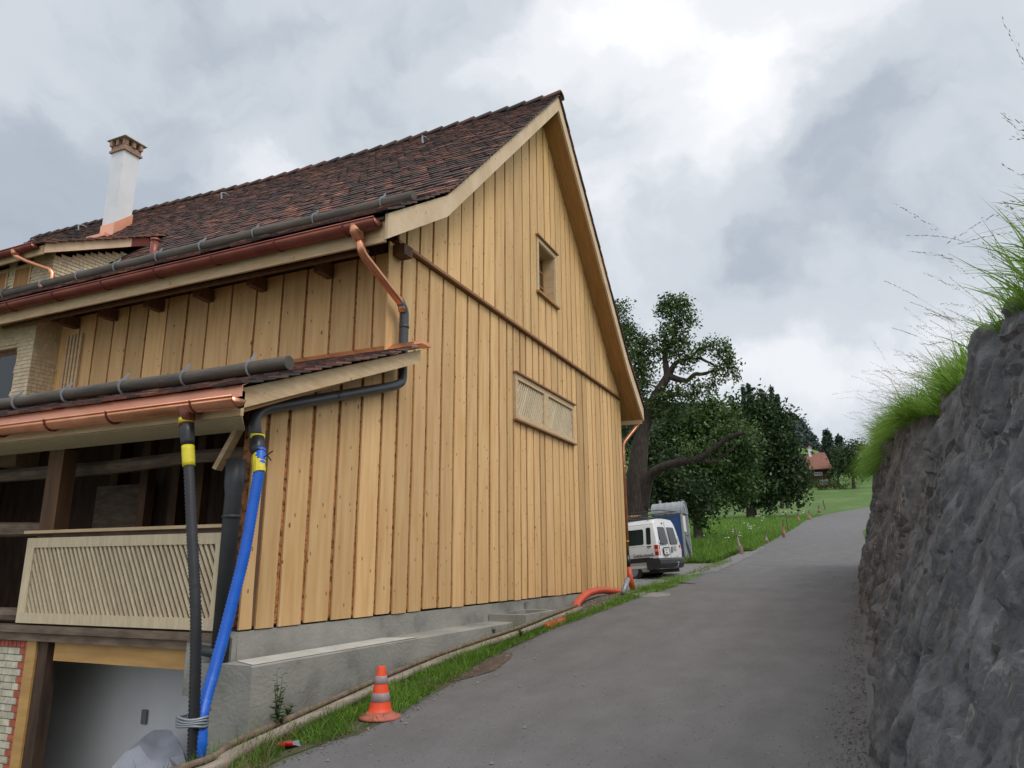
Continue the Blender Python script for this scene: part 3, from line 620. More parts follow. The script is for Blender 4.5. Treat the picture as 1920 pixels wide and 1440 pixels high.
# main gutters, snow logs
g = MB(); gutter(g, 6.46, 3.88, .095, 4.60, 21); GT = g.build('gutter', M['copperd'], H, True)
for y in [5.03+i*1.03 for i in range(9)]: g = MB(); gbrackets(g, 6.46, 3.88, .095, [y]); g.build('gutter_bracket', M['copperd'], GT)
g = MB(); gutter(g, 18.38, 3.74, .085, 4.60, 21); g.build('gutter', M['copperd'], H, True)
def snowlog(x, z, r, y0, y1, br, slope):
    m = MB(); n = 26; m.tube([(x+.006*float(fbm(y, 1, 0, 2, 1)), y, z+.01*float(fbm(y*.7, 4, 0, 2, 1))) for y in np.linspace(y0, y1, n)], r, 16); o = m.build('snow_log', M['log'], H, True); smooth_by(o, 50)
    for y in br:
        b = MB(); R = r+.012; pts = [(x-R*cos(a), y, z+R*sin(a)) for a in np.linspace(-1.25, 1.35, 9)]; pts.insert(0, (x+.10, y, z-R+.10*slope*.3)); pts.append((x+.03, y, z+R+.07))
        for p, q in zip(pts[:-1], pts[1:]): b.bar(p, q, .026, .006, (0, 1, 0))
        b.build('log_bracket', M['galv'], o)
snowlog(7.30, 4.60, .079, 4.66, 21, [5.12, 6.22, 7.28, 8.3, 9.2, 10.12, 11.0, 11.9, 12.9], .68)
snowlog(5.15, 1.838, .067, 4.60, 13, [5.05, 5.90, 6.78, 7.68, 8.52], .39)

# small gable window
wn_ = MB(); y0, y1 = YG-.075, YG-.057
wn_.box((WX0-.09, y0, WZ0-.0), (WX0, y1, WZ1)); wn_.box((WX1, y0, WZ0), (WX1+.09, y1, WZ1)); wn_.box((WX0-.09, y0, WZ1), (WX1+.09, y1, WZ1+.09)); 
WO = wn_.build('window', M['cream'], H)
m = MB(); m.box((WX0-.12, YG-.115, WZ1+.09), (WX1+.12, YG-.035, WZ1+.12)); m.build('window_drip_cap', M['trim'], WO)
m = MB(); m.box((WX0-.12, YG-.12, WZ0-.045), (WX1+.12, YG-.04, WZ0)); m.build('window_sill', M['soffit'], WO)
m = MB(); m.box((WX0-.0, YG-.056, WZ0-.003), (WX0+.02, YG+.22, WZ1)); m.box((WX1-.02, YG-.056, WZ0-.003), (WX1, YG+.22, WZ1)); m.box((WX0+.02, YG-.056, WZ1-.02), (WX1-.02, YG+.22, WZ1)); m.box((WX0+.02, YG-.056, WZ0), (WX1-.02, YG+.22, WZ0+.02)); m.build('window_reveal', M['cream'], WO)
m = MB(); a, b = WX0+.02, WX1-.02
for x in (a, b-.06, (a+b)/2-.03): m.box((x, YG+.16, WZ0+.02), (x+.06, YG+.2, WZ1-.02))
for z in (WZ0+.02, WZ1-.08): m.box((a+.06, YG+.162, z), (b-.06, YG+.198, z+.06))
for z in (WZ0+.36, WZ0+.68): m.box((a+.06, YG+.165, z), (b-.06, YG+.195, z+.025))
m.build('window_sash', M['soffit'], WO)
m = MB(); m.box((a, YG+.178, WZ0+.02), (b, YG+.185, WZ1-.02)); m.build('window_pane', M['glass'], WO)

# lattice vent
def clip(poly, lo, hi, ax):
    for side, lim in ((1, lo), (-1, hi)):
        out = []
        for i, p in enumerate(poly):
            q = poly[(i+1) % len(poly)]; a = side*(p[ax]-lim); b = side*(q[ax]-lim)
            if a >= 0: out.append(p)
            if a*b < 0: t_ = a/(a-b); out.append((p[0]+(q[0]-p[0])*t_, p[1]+(q[1]-p[1])*t_))
        poly = out
        if not poly: return []
    return poly
def slats(mb, u0, u1, z0, z1, pitch, w, lean, put, th):
    """diagonal slats clipped to the field; lean = horizontal run over full height"""
    u = u0-abs(lean)-pitch
    while u < u1+abs(lean)+pitch:
        p = clip([(u, z0), (u+w, z0), (u+w+lean, z1), (u+lean, z1)], u0, u1, 0)
        if len(p) > 2: mb.prism([put(a, b) for a, b in p], th)
        u += pitch
vt = MB(); ya, yb = YG-.062, YG+.03
vt.box((VX0, ya, VZ1-.10), (VX1, yb, VZ1)); vt.box((VX0, ya, VZ0), (VX1, yb, VZ0+.10)); vt.box((VX0, ya, VZ0+.1), (VX0+.10, yb, VZ1-.1)); vt.box((VX1-.10, ya, VZ0+.1), (VX1, yb, VZ1-.1)); vt.box((12.40, ya, VZ0+.1), (12.62, yb, VZ1-.1))
VO = vt.build('lattice_vent', M['cream'], H)
for a, b in ((VX0+.1, 12.40), (12.62, VX1-.1)):
    m = MB(); slats(m, a, b, VZ0+.1, VZ1-.1, .085, .042, .36, lambda u, z: (u, YG-.035, z), (0, .02, 0)); m.build('vent_slats', M['creamv'], VO)
m = MB(); m.box((VX0-.02, YG-.10, VZ1), (VX1+.04, YG-.01, VZ1+.03)); m.box((VX0-.02, YG-.095, VZ0-.03), (VX1+.04, YG-.03, VZ0)); m.build('vent_drip_trim', M['trim'], VO)
m = MB(); m.box((VX0+.05, YG+.12, VZ0), (VX1-.05, YG+.16, VZ1)); m.build('vent_backing', M['darkwood'], VO)

# concrete plinth with ledge and light shaft
pl = MB()
pl.prism([(5.18, 4.99, -.56), (5.18, 5.5, -.56), (5.18, 5.5, -1.1), (5.18, 4.97, -1.1)], (12.3, 0, 0))
pl.prism([(5.10, 4.97, -.60), (5.18, 4.99, -.56), (5.18, 5.5, -.56), (5.10, 5.5, -.60)], (0, 0, -.5))
PL = pl.build('concrete_plinth', M['concrete'], H)
bs = MB()     # the projecting foot
n = 40; vs = []
for i in range(n+1):
    x = 4.98+(10.15-4.98)*i/n; yf = 4.60-.02*float(fbm(x, 0, 0, 2, 8)); zt = -.80-.0*x
    vs += [(x, 5.2, zt), (x, yf+.012, zt), (x, yf, zt-.012), (x, yf-.03, -2.6), (x, 5.2, -2.6)]
fs = [(5*i+k, 5*i+(k+1) % 5, 5*i+5+(k+1) % 5, 5*i+5+k) for i in range(n) for k in range(5)]+[(0, 1, 2, 3, 4), tuple(5*n+k for k in (4, 3, 2, 1, 0))]
bs.add(vs, fs); bs.build('plinth_foot', M['concrete'], H)
m = MB(); m.prism([(5.0, 4.63, -.796), (7.6, 4.62, -.796), (7.35, 4.95, -.796), (5.15, 4.95, -.796)], (0, 0, .004)); m.build('mortar_skim', M['mortar'], H)
ls = MB(); zt = -.70
for a, b in (((10.15, 4.38), (11.45, 4.47)), ((10.15, 4.90), (11.45, 4.97)), ((10.15, 4.47), (10.27, 4.90)), ((11.33, 4.47), (11.45, 4.90))):
    ls.box((a[0], a[1], -1.6), (b[0], b[1], zt))
ls.build('light_shaft', M['concrete'], H)
lp = MB(); lp.box((11.5, 4.93, -.58), (11.62, 4.97, -1.2)); lp.build('plinth_pilaster', M['concrete'], H)

# porch lean-to
lz = lambda x: 1.50+.39*(x-4.60)
tm = MB(); tiles(tm, [(4.52, lz(4.52)), (XL-.02, lz(XL-.02))], 4.52, 13, sagf=False, seed=8); tm.build('porch_roof_tiles', M['tile'], H, fix=False)
b = MB(); b.prism([(4.60, 4.6, 1.30), (7.46, 4.6, 2.42), (7.46, 4.6, 2.585), (4.60, 4.6, lz(4.6)-.02)], (0, .035, 0)); b.build('porch_bargeboard', M['cream'], H)
b = MB(); b.prism([(4.64, 4.64, 1.27), (XL-.03, 4.64, lean_under(XL)+.03), (XL-.03, 4.64, lz(XL)-.05), (4.64, 4.64, lz(4.64)-.05)], (0, .33, 0)); b.prism([(4.64, 4.98, 1.46), (XL, 4.98, 2.56), (XL, 4.98, 2.52), (4.64, 4.98, 1.42)], (0, 8, 0)); b.build('porch_rafters', M['soffit'], H)
b = MB(); b.box((4.60, 4.6, 1.24), (4.637, 13, 1.455)); b.build('porch_eave_board', M['cream'], H)
b = MB(); b.prism([(4.64, 4.62, 1.235), (5.155, 5.08, 1.235), (5.155, 13, 1.235), (4.64, 13, 1.235)], (0, 0, .025)); b.build('porch_soffit', M['creamv'], H)
b = MB(); b.prism([(4.585, 4.58, 1.40), (4.575, 4.58, 1.40), (4.575, 4.58, 1.50), (4.66, 4.58, 1.545), (4.66, 4.58, 1.535), (4.585, 4.58, 1.495)], (0, 8.4, 0)); b.build('copper_flashing_strip', M['flash'], H)
b = MB(); b.prism([(XL-.03, 4.62, lz(XL)+.08), (XL-.04, 4.62, lz(XL)+.08), (XL-.16, 4.62, lz(XL-.16)+.045), (XL-.15, 4.62, lz(XL-.16)+.04)], (0, 8, 0)); b.box((XL-.1, 4.50, lz(XL)+.02), (XL+.12, 4.62, lz(XL)+.06)); b.build('wall_flashing', M['copper'], H)
g = MB(); gutter(g, 4.49, 1.36, .08, 4.52, 13); GT2 = g.build('porch_gutter', M['copper'], H, True)
for y in [4.98, 6.01, 6.86, 7.63]: g = MB(); gbrackets(g, 4.49, 1.36, .08, [y]); g.build('gutter_bracket', M['copperd'], GT2)
g = MB(); g.tube([(4.49, 5.10, 1.34), (4.50, 5.10, 1.27), (4.50, 5.10, 1.16)], [.085, .066, .062], 14); g.build('gutter_outlet', M['copperd'], GT2, True)
# porch front: posts, beams, lattice panels
XP = 5.16
b = MB(); b.box((XP, 7.62, .30), (XP+.16, 7.86, 1.24)); b.box((XP+.001, 7.62, -.54), (XP+.161, 7.90, .30)); b.build('porch_post', M['midwood'], H)
b = MB(); b.box((5.24, 4.98, -.52), (5.36, 5.16, 1.26)); b.build('corner_post', M['midwood'], H)
b = MB(); b.tube([(5.6, 5.15, 1.10), (5.6, 6.2, 1.12), (5.6, 7.4, 1.08), (5.6, 13, 1.10)], [.075, .07, .08, .075], 9); b.tube([(5.28, 7.86, .40), (5.28, 9.0, .42), (5.28, 13, .40)], [.07, .085, .07], 8); b.tube([(5.2, 7.9, -.48), (5.2, 13, -.48)], .07, 8); b.build('old_rail_timbers', M['oldwood'], H)
b = MB(); b.bar((5.10, 5.33, .88), (5.14, 5.14, 1.25), .10, .045); b.build('porch_brace', M['cream'], H)
rp = MB(); fx0, fx1 = XP-.06, XP-.02
rp.box((fx0, 5.20, .20), (fx1, 7.92, .30)); rp.box((fx0, 5.20, -.55), (fx1, 7.92, -.45)); rp.box((fx0, 5.20, -.45), (fx1, 5.26, .20)); rp.box((fx0, 7.80, -.45), (fx1, 7.92, .20))
RP = rp.build('lattice_balustrade', M['creamv'], H)
m = MB(); slats(m, 5.26, 7.80, -.45, .20, .064, .035, .36, lambda u, z: (XP-.045, u, z), (.018, 0, 0)); m.build('balustrade_slats', M['creamv'], RP)
m = MB(); m.box((XP-.09, 5.18, .345), (XP+.14, 7.95, .375)); m.build('handrail', M['cream'], RP)
m = MB(); m.box((XP-.0, 5.2, .24), (XP+.09, 7.62, .343)); m.build('rail_timber', M['oldwood'], RP)
b = MB(); b.box((XP-.08, 5.12, -.64), (XP+.15, 12, -.57)); b.box((XP-.05, 5.12, -.72), (XP+.12, 12, -.645)); b.build('old_floor_beam', M['oldwood'], H)
b = MB(); b.box((XP+.01, 5.15, -.90), (XP+.15, 7.36, -.725)); b.build('new_lintel', M['brownbeam'], H)
b = MB(); b.box((XP-.02, 7.60, -2.6), (XP+.14, 7.745, -.725)); b.build('garage_post', M['brownbeam'], H)
b = MB(); b.box((XP+.0, 7.45, -2.6), (XP+.12, 7.595, -.725)); b.build('dark_jamb', M['darkwood'], H)
b = MB(); b.box((6.0, 5.2, -2.6), (6.1, 12.5, -.742)); b.build('plaster_wall', M['plaster'], H)
b = MB(); b.box((5.995, 6.92, -1.60), (5.97, 6.99, -1.46)); b.build('socket_box', M['inkg'], H)
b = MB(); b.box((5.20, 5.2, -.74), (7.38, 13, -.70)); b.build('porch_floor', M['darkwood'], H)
b = MB(); b.box((5.10, 4.90, -2.58), (6.0, 12, -2.52)); b.build('garage_floor', M['concrete'], H)
# brick wall left of the garage opening
bw = MB(); bm2 = MB(); bm2.box((XP+.018, 7.75, -2.6), (XP+.1, 13, -.725)); z = -.735; row = 0
bh = .068
while z > -2.6:
    y = 7.755; k = 0; rowred = (row == 0)
    while y < 12.9:
        red = rowred or k == 0; w = (.065 if rowred else (.13 if row % 2 else .075) if k == 0 else random.choice([.19, .19, .10]))
        bw.box((XP+.004, y, z-bh+.01), (XP+.03, y+w-.009, z), (random.uniform(.55, .95) if red else random.uniform(0, .45))); y += w; k += 1
    z -= bh; row += 1
BW = bm2.build('brick_wall', M['brickm'], H); bw.build('bricks', M['brick'], BW)
# interior of the porch
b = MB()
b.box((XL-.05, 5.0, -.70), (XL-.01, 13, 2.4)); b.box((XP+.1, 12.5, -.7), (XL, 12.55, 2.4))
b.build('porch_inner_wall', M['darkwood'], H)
b = MB()
for y in (5.5, 6.3, 7.1, 8.2, 9.4): b.box((7.2, y, -.7), (7.36, y+.15, 2.2))
for y, x in ((6.9, 6.4), (7.7, 6.3)): b.box((x, y, -.7), (x+.12, y+.13, 1.6))
b.bar((7.15, 6.3, -.6), (7.15, 5.8, 1.4), .12, .12); b.build('inner_studs', M['midwood'], H)
b = MB(); b.box((7.05, 8.75, -.65), (7.1, 9.6, 1.1)); b.build('pale_door_leaf', M['oldwood'], H)
# shingled dwelling bay further left
b = MB(); b.box((7.02, 11.46, 1.5), (7.3, 11.86, 3.9)); b.box((7.02, 12.9, 1.5), (7.3, 20, 3.9)); b.box((7.02, 11.86, 3.44), (7.3, 12.9, 3.9)); b.box((7.10, 11.47, 1.5), (XL, 11.52, 3.9)); BAY = b.build('dwelling_bay', M['cream'], H)
b = MB()
for z in np.arange(2.0, 3.85, .062):
    y = 11.44
    while y < 15:
        w = random.uniform(.06, .1)
        if not (11.83 < y+w/2 < 12.93 and z < 3.44): b.hexa([(6.995, y, z), (7.015, y, z), (7.015, y+w-.004, z), (6.995, y+w-.004, z), (7.008, y, z+.08), (7.018, y, z+.08), (7.018, y+w-.004, z+.08), (7.008, y+w-.004, z+.08)])
        y += w
    x = 6.998
    while x < XL-.03:
        w = random.uniform(.06, .1); xb = min(x+w, XL)
        b.hexa([(x, 11.435, z), (xb-.004, 11.435, z), (xb-.004, 11.455, z), (x, 11.455, z), (x, 11.448, z+.08), (xb-.004, 11.448, z+.08), (xb-.004, 11.458, z+.08), (x, 11.458, z+.08)]); x = xb
b.build('bay_shingles', M['creamv'], BAY)
b = MB(); b.box((7.10, 11.86, 2.2), (7.14, 12.9, 3.44)); BWN = b.build('bay_window', M['midwood'], BAY)
b = MB(); b.box((7.085, 11.98, 2.3), (7.098, 12.38, 3.34)); b.box((7.085, 12.45, 2.3), (7.098, 12.82, 3.34)); b.build('pane', M['glass'], BWN)

# downpipes that belong to the building
def bend(P, r=.12, n=5):
    """round the corners of a polyline"""
    P = [Vector(p) for p in P]; out = [P[0]]
    for a, b, c in zip(P[:-2], P[1:-1], P[2:]):
        d1 = (a-b); d2 = (c-b); q = min(r, d1.length*.45, d2.length*.45); s0 = b+d1.normalized()*q; s1 = b+d2.normalized()*q
        for i in range(n+1):
            t = i/n; out.append(s0*(1-t)**2 + b*2*t*(1-t) + s1*t*t)
    return out+[P[-1]]
dp = MB(); dp.tube([(6.46, 4.90, 3.86), (6.46, 4.9, 3.80), (6.50, 4.88, 3.70)], [.10, .085, .055], 14)
dp.tube(bend([(6.50, 4.88, 3.74), (6.53, 4.87, 3.56), (7.38, 4.85, 3.20), (7.41, 4.85, 3.10)], .14), .050, 14); DPO = dp.build('copper_downpipe', M['copper'], H, True)
dp = MB(); dp.tube(bend([(7.34, 4.85, 3.23), (7.46, 4.85, 3.12), (7.46, 4.85, 2.20), (7.30, 4.86, 2.12), (5.17, 4.88, 1.43), (5.03, 4.86, 1.34), (5.03, 4.80, 1.0)], .16), .056, 14)
for q, w in (((7.46, 4.85, 2.92), .06), ((6.2, 4.87, 1.765), .05)): dp.tube([(q[0], q[1], q[2]-.02), (q[0], q[1], q[2]+.02)], .062, 14)
dp.build('grey_downpipe', M['pvc'], H, True)
dp = MB(); dp.tube([(5.05, 5.05, .95), (5.05, 5.05, .72), (5.05, 5.05, .64), (5.05, 5.05, -.90)], [.088, .088, .074, .074], 16); dp.tube([(5.05, 5.05, .45), (5.05, 5.05, .42)], .082, 16); dp.tube([(5.02, 5.28, -.70), (5.0, 5.0, -.72)], .045, 10); dp.build('wide_grey_downpipe', M['pvcd'], H, True)
dp = MB(); dp.tube([(5.06, 5.05, -.86), (5.06, 5.05, -2.4)], .075, 14); dp.tube([(5.06, 5.05, -1.13), (5.06, 5.05, -1.17)], .085, 14); dp.build('browned_standpipe', M['trim'], H, True)
dp = MB(); dp.tube(bend([(18.38, 4.70, 3.68), (18.36, 4.70, 3.52), (18.02, 5.02, 3.0), (18.02, 5.04, 2.85), (18.02, 5.04, .20)], .14), .046, 14)
for z in (2.4, .55): dp.tube([(18.02, 5.04, z-.015), (18.02, 5.04, z+.015)], .058, 14)
dp.build('copper_downpipe', M['copper'], H, True)
dp = MB(); dp.tube([(18.02, 5.04, .22), (18.02, 5.04, -.08)], .062, 14); dp.build('black_pipe_joint', M['black'], H, True)
dp = MB(); dp.tube([(18.02, 5.04, -.06), (18.03, 5.0, -.35), (18.06, 4.95, -.62)], .07, 14); dp.build('orange_pipe_end', M['orange'], H, True)
#PART2

# ------------------------------------------------------------------ things on the ground
def onG(px, py, lift=0.0):
    """where the sight line meets the ground surface"""
    d = ray(px, py).normalized(); a, b = 1.0, 1.0
    g = lambda t: d.z*t - (gz(d.x*t, d.y*t)+lift)
    while g(b) > 0 and b < 600: a = b; b *= 1.03
    for _ in range(30):
        m = (a+b)/2
        if g(m) > 0: a = m
        else: b = m
    return d*b
def resample(P, step):
    P = [Vector(p) for p in P]; out = [P[0]]
    for a, b in zip(P[:-1], P[1:]):
        n = max(1, int((b-a).length/step))
        out += [a+(b-a)*(i+1)/n for i in range(n)]
    return out
def spline(P, n=8):
    P = [Vector(p) for p in P]; Q = [2*P[0]-P[1]]+P+[2*P[-1]-P[-2]]; out = []
    for i in range(1, len(Q)-2):
        for k in range(n):
            t = k/n; a, b, c, d = Q[i-1], Q[i], Q[i+1], Q[i+2]
            out.append(.5*((2*b)+(c-a)*t+(2*a-5*b+4*c-d)*t*t+(3*b-a-3*c+d)*t**3))
    return out+[P[-1]]
def floorobj(mb, name, m, label, cat, group=None, smooth=True):
    V = np.concatenate(mb.v); c = V.mean(0); c[2] = V[:, 2].min()
    return tag(mb.build(name, m, None, smooth, loc=tuple(c)), label, cat, group)

# traffic cone
cp = onG(712, 1346)
C = thing('traffic_cone', tuple(cp), 'orange and grey banded traffic cone standing at the road edge before the pole', 'traffic cone')
c = MB(); ca = lambda prof: [(r, z) for r, z in prof]
rr = lambda z: .098-(z-.05)*.175
c.lathe([(.001, 0), (.175, 0), (.178, .012), (.165, .022), (.125, .032), (.103, .055), (rr(.09), .09), (rr(.13), .13), (rr(.22), .22), (rr(.31), .31), (rr(.40), .40), (rr(.41)-.004, .415), (.018, .418), (.018, .40)], tuple(cp), 28)
cb = c.build('cone_body', M['cone_o'], C); smooth_by(cb, 40)
for a, b in ((.135, .205), (.275, .34)):
    m = MB(); m.lathe([(rr(a)+.0, a), (rr(a)+.003, a+.002), (rr(b)+.003, b-.002), (rr(b), b)], tuple(cp), 28); m.build('grey_band', M['cone_w'], C, True)
m = MB(); m.lathe([(.179, -.002), (.184, .004), (.180, .016), (.166, .026), (.126, .036), (.104, .058), (.100, .05)], tuple(cp), 28); m.build('cone_foot', M['cone_d'], C, True)

# wooden poles lying along the verge
pp = [(1090, 1141), (1040, 1160), (985, 1183), (900, 1212), (820, 1241), (740, 1275), (660, 1312), (580, 1349), (500, 1386), (430, 1420), (385, 1450)]
P = [onG(x, y, .075) for x, y in pp]; P = [Vector((p.x, min(p.y, 4.47), p.z)) for p in P]; P.append(Vector((3.3, 4.35, P[-1].z-.10)))
m = MB(); sp = spline(P, 4); m.tube(sp, [.035+.018*i/(len(sp)-1)+.004*float(fbm(i*.5, 0, 0, 2, 3)) for i in range(len(sp))], 12); floorobj(m, 'wooden_pole', M['pole'], 'long thick debarked pole lying in the grass along the road edge', 'pole', 'poles lying beside the plinth')
Q = [Vector((p.x+.1, min(p.y+.11, 4.535), p.z+.045)) for p in P]
m = MB(); m.tube(spline(Q, 3), .026, 10); floorobj(m, 'wooden_pole', M['oldwood'], 'thinner weathered pole lying against the concrete foot behind the thick pole', 'pole', 'poles lying beside the plinth')

# hoses
def ribbed(path, r, step=.013, amp=.004, seg=14):
    P = resample(spline(path, 6), step); mb = MB(); mb.tube(P, [r+(amp if i % 2 else -amp) for i in range(len(P))], seg); return mb
hp = lambda y: atX(350+(y-790)*.05, y, 4.5)
B = thing('black_hose', (4.5, 5.1, -2.3), 'black ribbed hose hanging from the porch gutter with yellow tape at its top', 'hose')
bp_ = [tuple(hp(815))]+[tuple(atX(a, b, 4.5)) for a, b in ((354, 870), (357, 935), (360, 1000), (364, 1075), (367, 1150), (367, 1230), (365, 1310), (363, 1380), (361, 1450))]+[(4.48, 4.64, -1.9)]
ribbed(bp_, .043).build('hose_body', M['black'], B, True)
m = MB(); m.tube([hp(786), hp(812), hp(828), hp(838)], [.060, .062, .058, .048], 14); m.build('tape_wrap', M['black'], B, True)
m = MB(); m.tube([hp(784), hp(794)], .065, 16); m.build('yellow_tape', M['yellow'], B, True)
m = MB(); m.tube(resample([hp(836), hp(874)], .03), [.051+.003*random.random() for _ in range(7)], 12, wob=.03); m.build('yellow_tape', M['yellow'], B, True)
B2 = thing('blue_hose', (4.9, 4.8, -2.3), 'bright blue ribbed hose hanging down the corner beside the gable wall', 'hose')
bp_ = [(4.99, 4.72, 1.02)]+[tuple(atX(a, b, c)) for a, b, c in ((486, 880, 4.96), (474, 950, 4.94), (458, 1040, 4.90), (438, 1120, 4.85), (420, 1190, 4.79), (402, 1255, 4.71), (386, 1310, 4.62), (378, 1350, 4.56), (372, 1420, 4.54))]+[(4.56, 4.86, -1.8)]
ribbed(bp_, .048).build('hose_body', M['blue'], B2, True)
m = MB(); m.tube([(5.03, 4.80, 1.16), (5.03, 4.80, 1.12)], .066, 16); m.tube(resample([(5.0, 4.74, .99), (4.96, 4.69, .86), (4.95, 4.67, .80)], .03), [.056, .060, .056, .06, .054, .056, .052][:len(resample([(5.0, 4.74, .99), (4.96, 4.69, .86), (4.95, 4.67, .80)], .03))], 12, wob=.05)
m.build('yellow_tape', M['yellow'], B2)
m = MB(); m.tube([(5.03, 4.80, 1.15), (5.01, 4.77, 1.05), (4.98, 4.72, .97)], .062, 14); m.build('tape_wrap', M['black'], B2, True)
m = MB(); m.tube([(4.98, 4.63, .96), (4.95, 4.55, .90)], .006, 6); m.tube([(4.97, 4.66, .93), (5.0, 4.58, .99)], .006, 6); m.build('cable_tie', M['black'], B2)
m = MB()
for i in range(4):
    z = -1.12-.018*i; cx, cy = 4.525, 4.745
    m.tube([(cx+.09*cos(a), cy+.13*sin(a), z+.006*sin(3*a+i)) for a in np.linspace(0, 2*pi, 20)], .011, 6)
m.build('grey_tape_binding', M['galv'], B, True)

# orange drain pipe and grey stub
op = [(1160, 1111), (1140, 1108), (1118, 1110), (1100, 1117), (1086, 1128), (1081, 1143), (1077, 1157), (1060, 1166), (1040, 1173), (1012, 1181)]
P = [(16.0, 4.62, -.585), (15.6, 4.6, -.56), (14.9, 4.6, -.515), (14.2, 4.6, -.495), (13.6, 4.6, -.53), (13.15, 4.57, -.60), (12.8, 4.53, -.67), (12.5, 4.45, -.725), (12.15, 4.34, -.775), (11.8, 4.25, -.81), (11.3, 4.2, -.845), (10.8, 4.17, -.865), (10.35, 4.15, -.89)]
m = MB(); m.tube(spline(P, 6), .068, 14); floorobj(m, 'drain_pipe', M['orange'], 'orange drain pipe snaking over bare soil at the foot of the boarded wall', 'pipe')
a = onG(1168, 1113, .05); b = atX(1177, 1086, a.x+.35)
m = MB(); m.tube([a, a+(b-a)*.5, b], [.052, .05, .05], 14); floorobj(m, 'pipe_stub', M['galv'], 'short pale grey pipe leaning at the far corner of the wall', 'pipe')
# manhole, twig, litter
m = MB(); mc = Vector((14.55, 3.62, 0)); mc.z = gz(mc.x, mc.y)
vs = []
for r, z in ((.0, .018), (.27, .018), (.285, .010), (.30, .018), (.36, .014), (.37, -.02)):
    vs += [(mc.x+r*cos(2*pi*k/28), mc.y+r*sin(2*pi*k/28), float(base_z(mc.x+r*cos(2*pi*k/28)))+z) for k in range(28)]
m.add(vs, [(i*28+k, i*28+(k+1) % 28, (i+1)*28+(k+1) % 28, (i+1)*28+k) for i in range(5) for k in range(28)])
floorobj(m, 'manhole_cover', M['manhole'], 'round pale concrete manhole cover set in the edge of the road', 'manhole', smooth=False)
a = onG(1275, 1093, .01); b = onG(1305, 1095, .015); m = MB(); m.tube([a, a+(b-a)*.4+Vector((0, .03, .01)), b], [.012, .009, .004], 6); m.tube([a+(b-a)*.5, a+(b-a)*.7+Vector((.1, .1, .02))], [.006, .003], 5)
floorobj(m, 'fallen_twig', M['trunk'], 'thin dark twig lying on the asphalt near the van', 'twig')
lp_ = onG(533, 1407); L_ = thing('litter_scrap', tuple(lp_), 'crumpled red and grey scrap lying in the dry grass at the road edge', 'litter')
for nm, mm, off, sz in (('red_scrap', M['red'], (0, 0, .03), .055), ('grey_scrap', M['inkg'], (.07, -.03, .02), .05)):
    m = MB(); n = 7; c0 = Vector(lp_)+Vector(off); vs = [c0+Vector((random.uniform(-1, 1)*sz*1.3, random.uniform(-1, 1)*sz, random.uniform(-.3, 1)*sz*.8)) for _ in range(n*2)]
    bm = bmesh.new(); [bm.verts.new(v) for v in vs]; bmesh.ops.convex_hull(bm, input=bm.verts); bm.verts.ensure_lookup_table(); bm.verts.index_update()
    m.add([v.co.copy() for v in bm.verts], [[v.index for v in f.verts] for f in bm.faces]); bm.free(); m.build(nm, mm, L_)

# tarpaulin heap in the garage: a stiff sheet with folded peaks
tp_ = {}
for nm, x, y, X in (('a', 272, 1378, 5.62), ('b', 288, 1371, 5.68), ('c', 322, 1371, 5.66), ('d', 333, 1385, 5.60), ('e', 345, 1415, 5.50), ('f', 352, 1455, 5.45), ('g', 296, 1402, 5.52), ('h', 318, 1420, 5.42), ('i', 262, 1400, 5.45), ('j', 236, 1412, 5.40),
                    ('k', 205, 1442, 5.30), ('l', 190, 1475, 5.25), ('m', 250, 1450, 5.28), ('n', 292, 1440, 5.30), ('o', 330, 1462, 5.30), ('p', 240, 1520, 5.10), ('q', 300, 1520, 5.12), ('r', 350, 1510, 5.2)):
    tp_[nm] = tuple(atX(x, y, X))
for nm, s0_ in (('A', 'a'), ('B', 'b'), ('C', 'c'), ('D', 'e'), ('E', 'k')): tp_[nm] = (5.93, tp_[s0_][1]+(.1 if nm in 'AE' else -.02), -2.3)
ks = list(tp_); fs = ['abg', 'bcg', 'cdg', 'dhg', 'deh', 'efoh', 'agi', 'ghni', 'inmj', 'jmk', 'kml', 'mpl', 'mnqp', 'noq', 'hon', 'orq', 'ofr', 'aij', 'abBA', 'bcCB', 'cdeDC', 'ajkEA']
bm = bmesh.new(); vv = [bm.verts.new(tp_[q]) for q in ks]
for q in fs: bm.faces.new([vv[ks.index(c)] for c in q])
bmesh.ops.triangulate(bm, faces=bm.faces); bmesh.ops.subdivide_edges(bm, edges=bm.edges, cuts=3, use_grid_fill=True)
for v in bm.verts: v.co += Vector((.022*float(fbm(v.co.x*5, v.co.y*9, v.co.z*6, 3, 3)), 0, .03*float(fbm(v.co.x*7, v.co.y*7, v.co.z*9, 3, 8))))
bmesh.ops.recalc_face_normals(bm, faces=bm.faces); me = bpy.data.meshes.new('tarpaulin'); bm.to_mesh(me); bm.free(); me.materials.append(M['tarp']); o = bpy.data.objects.new('tarpaulin', me); COL.objects.link(o); smooth_by(o, 22)
tag(o, 'crumpled grey tarpaulin heaped in the garage opening below the balcony', 'tarpaulin')

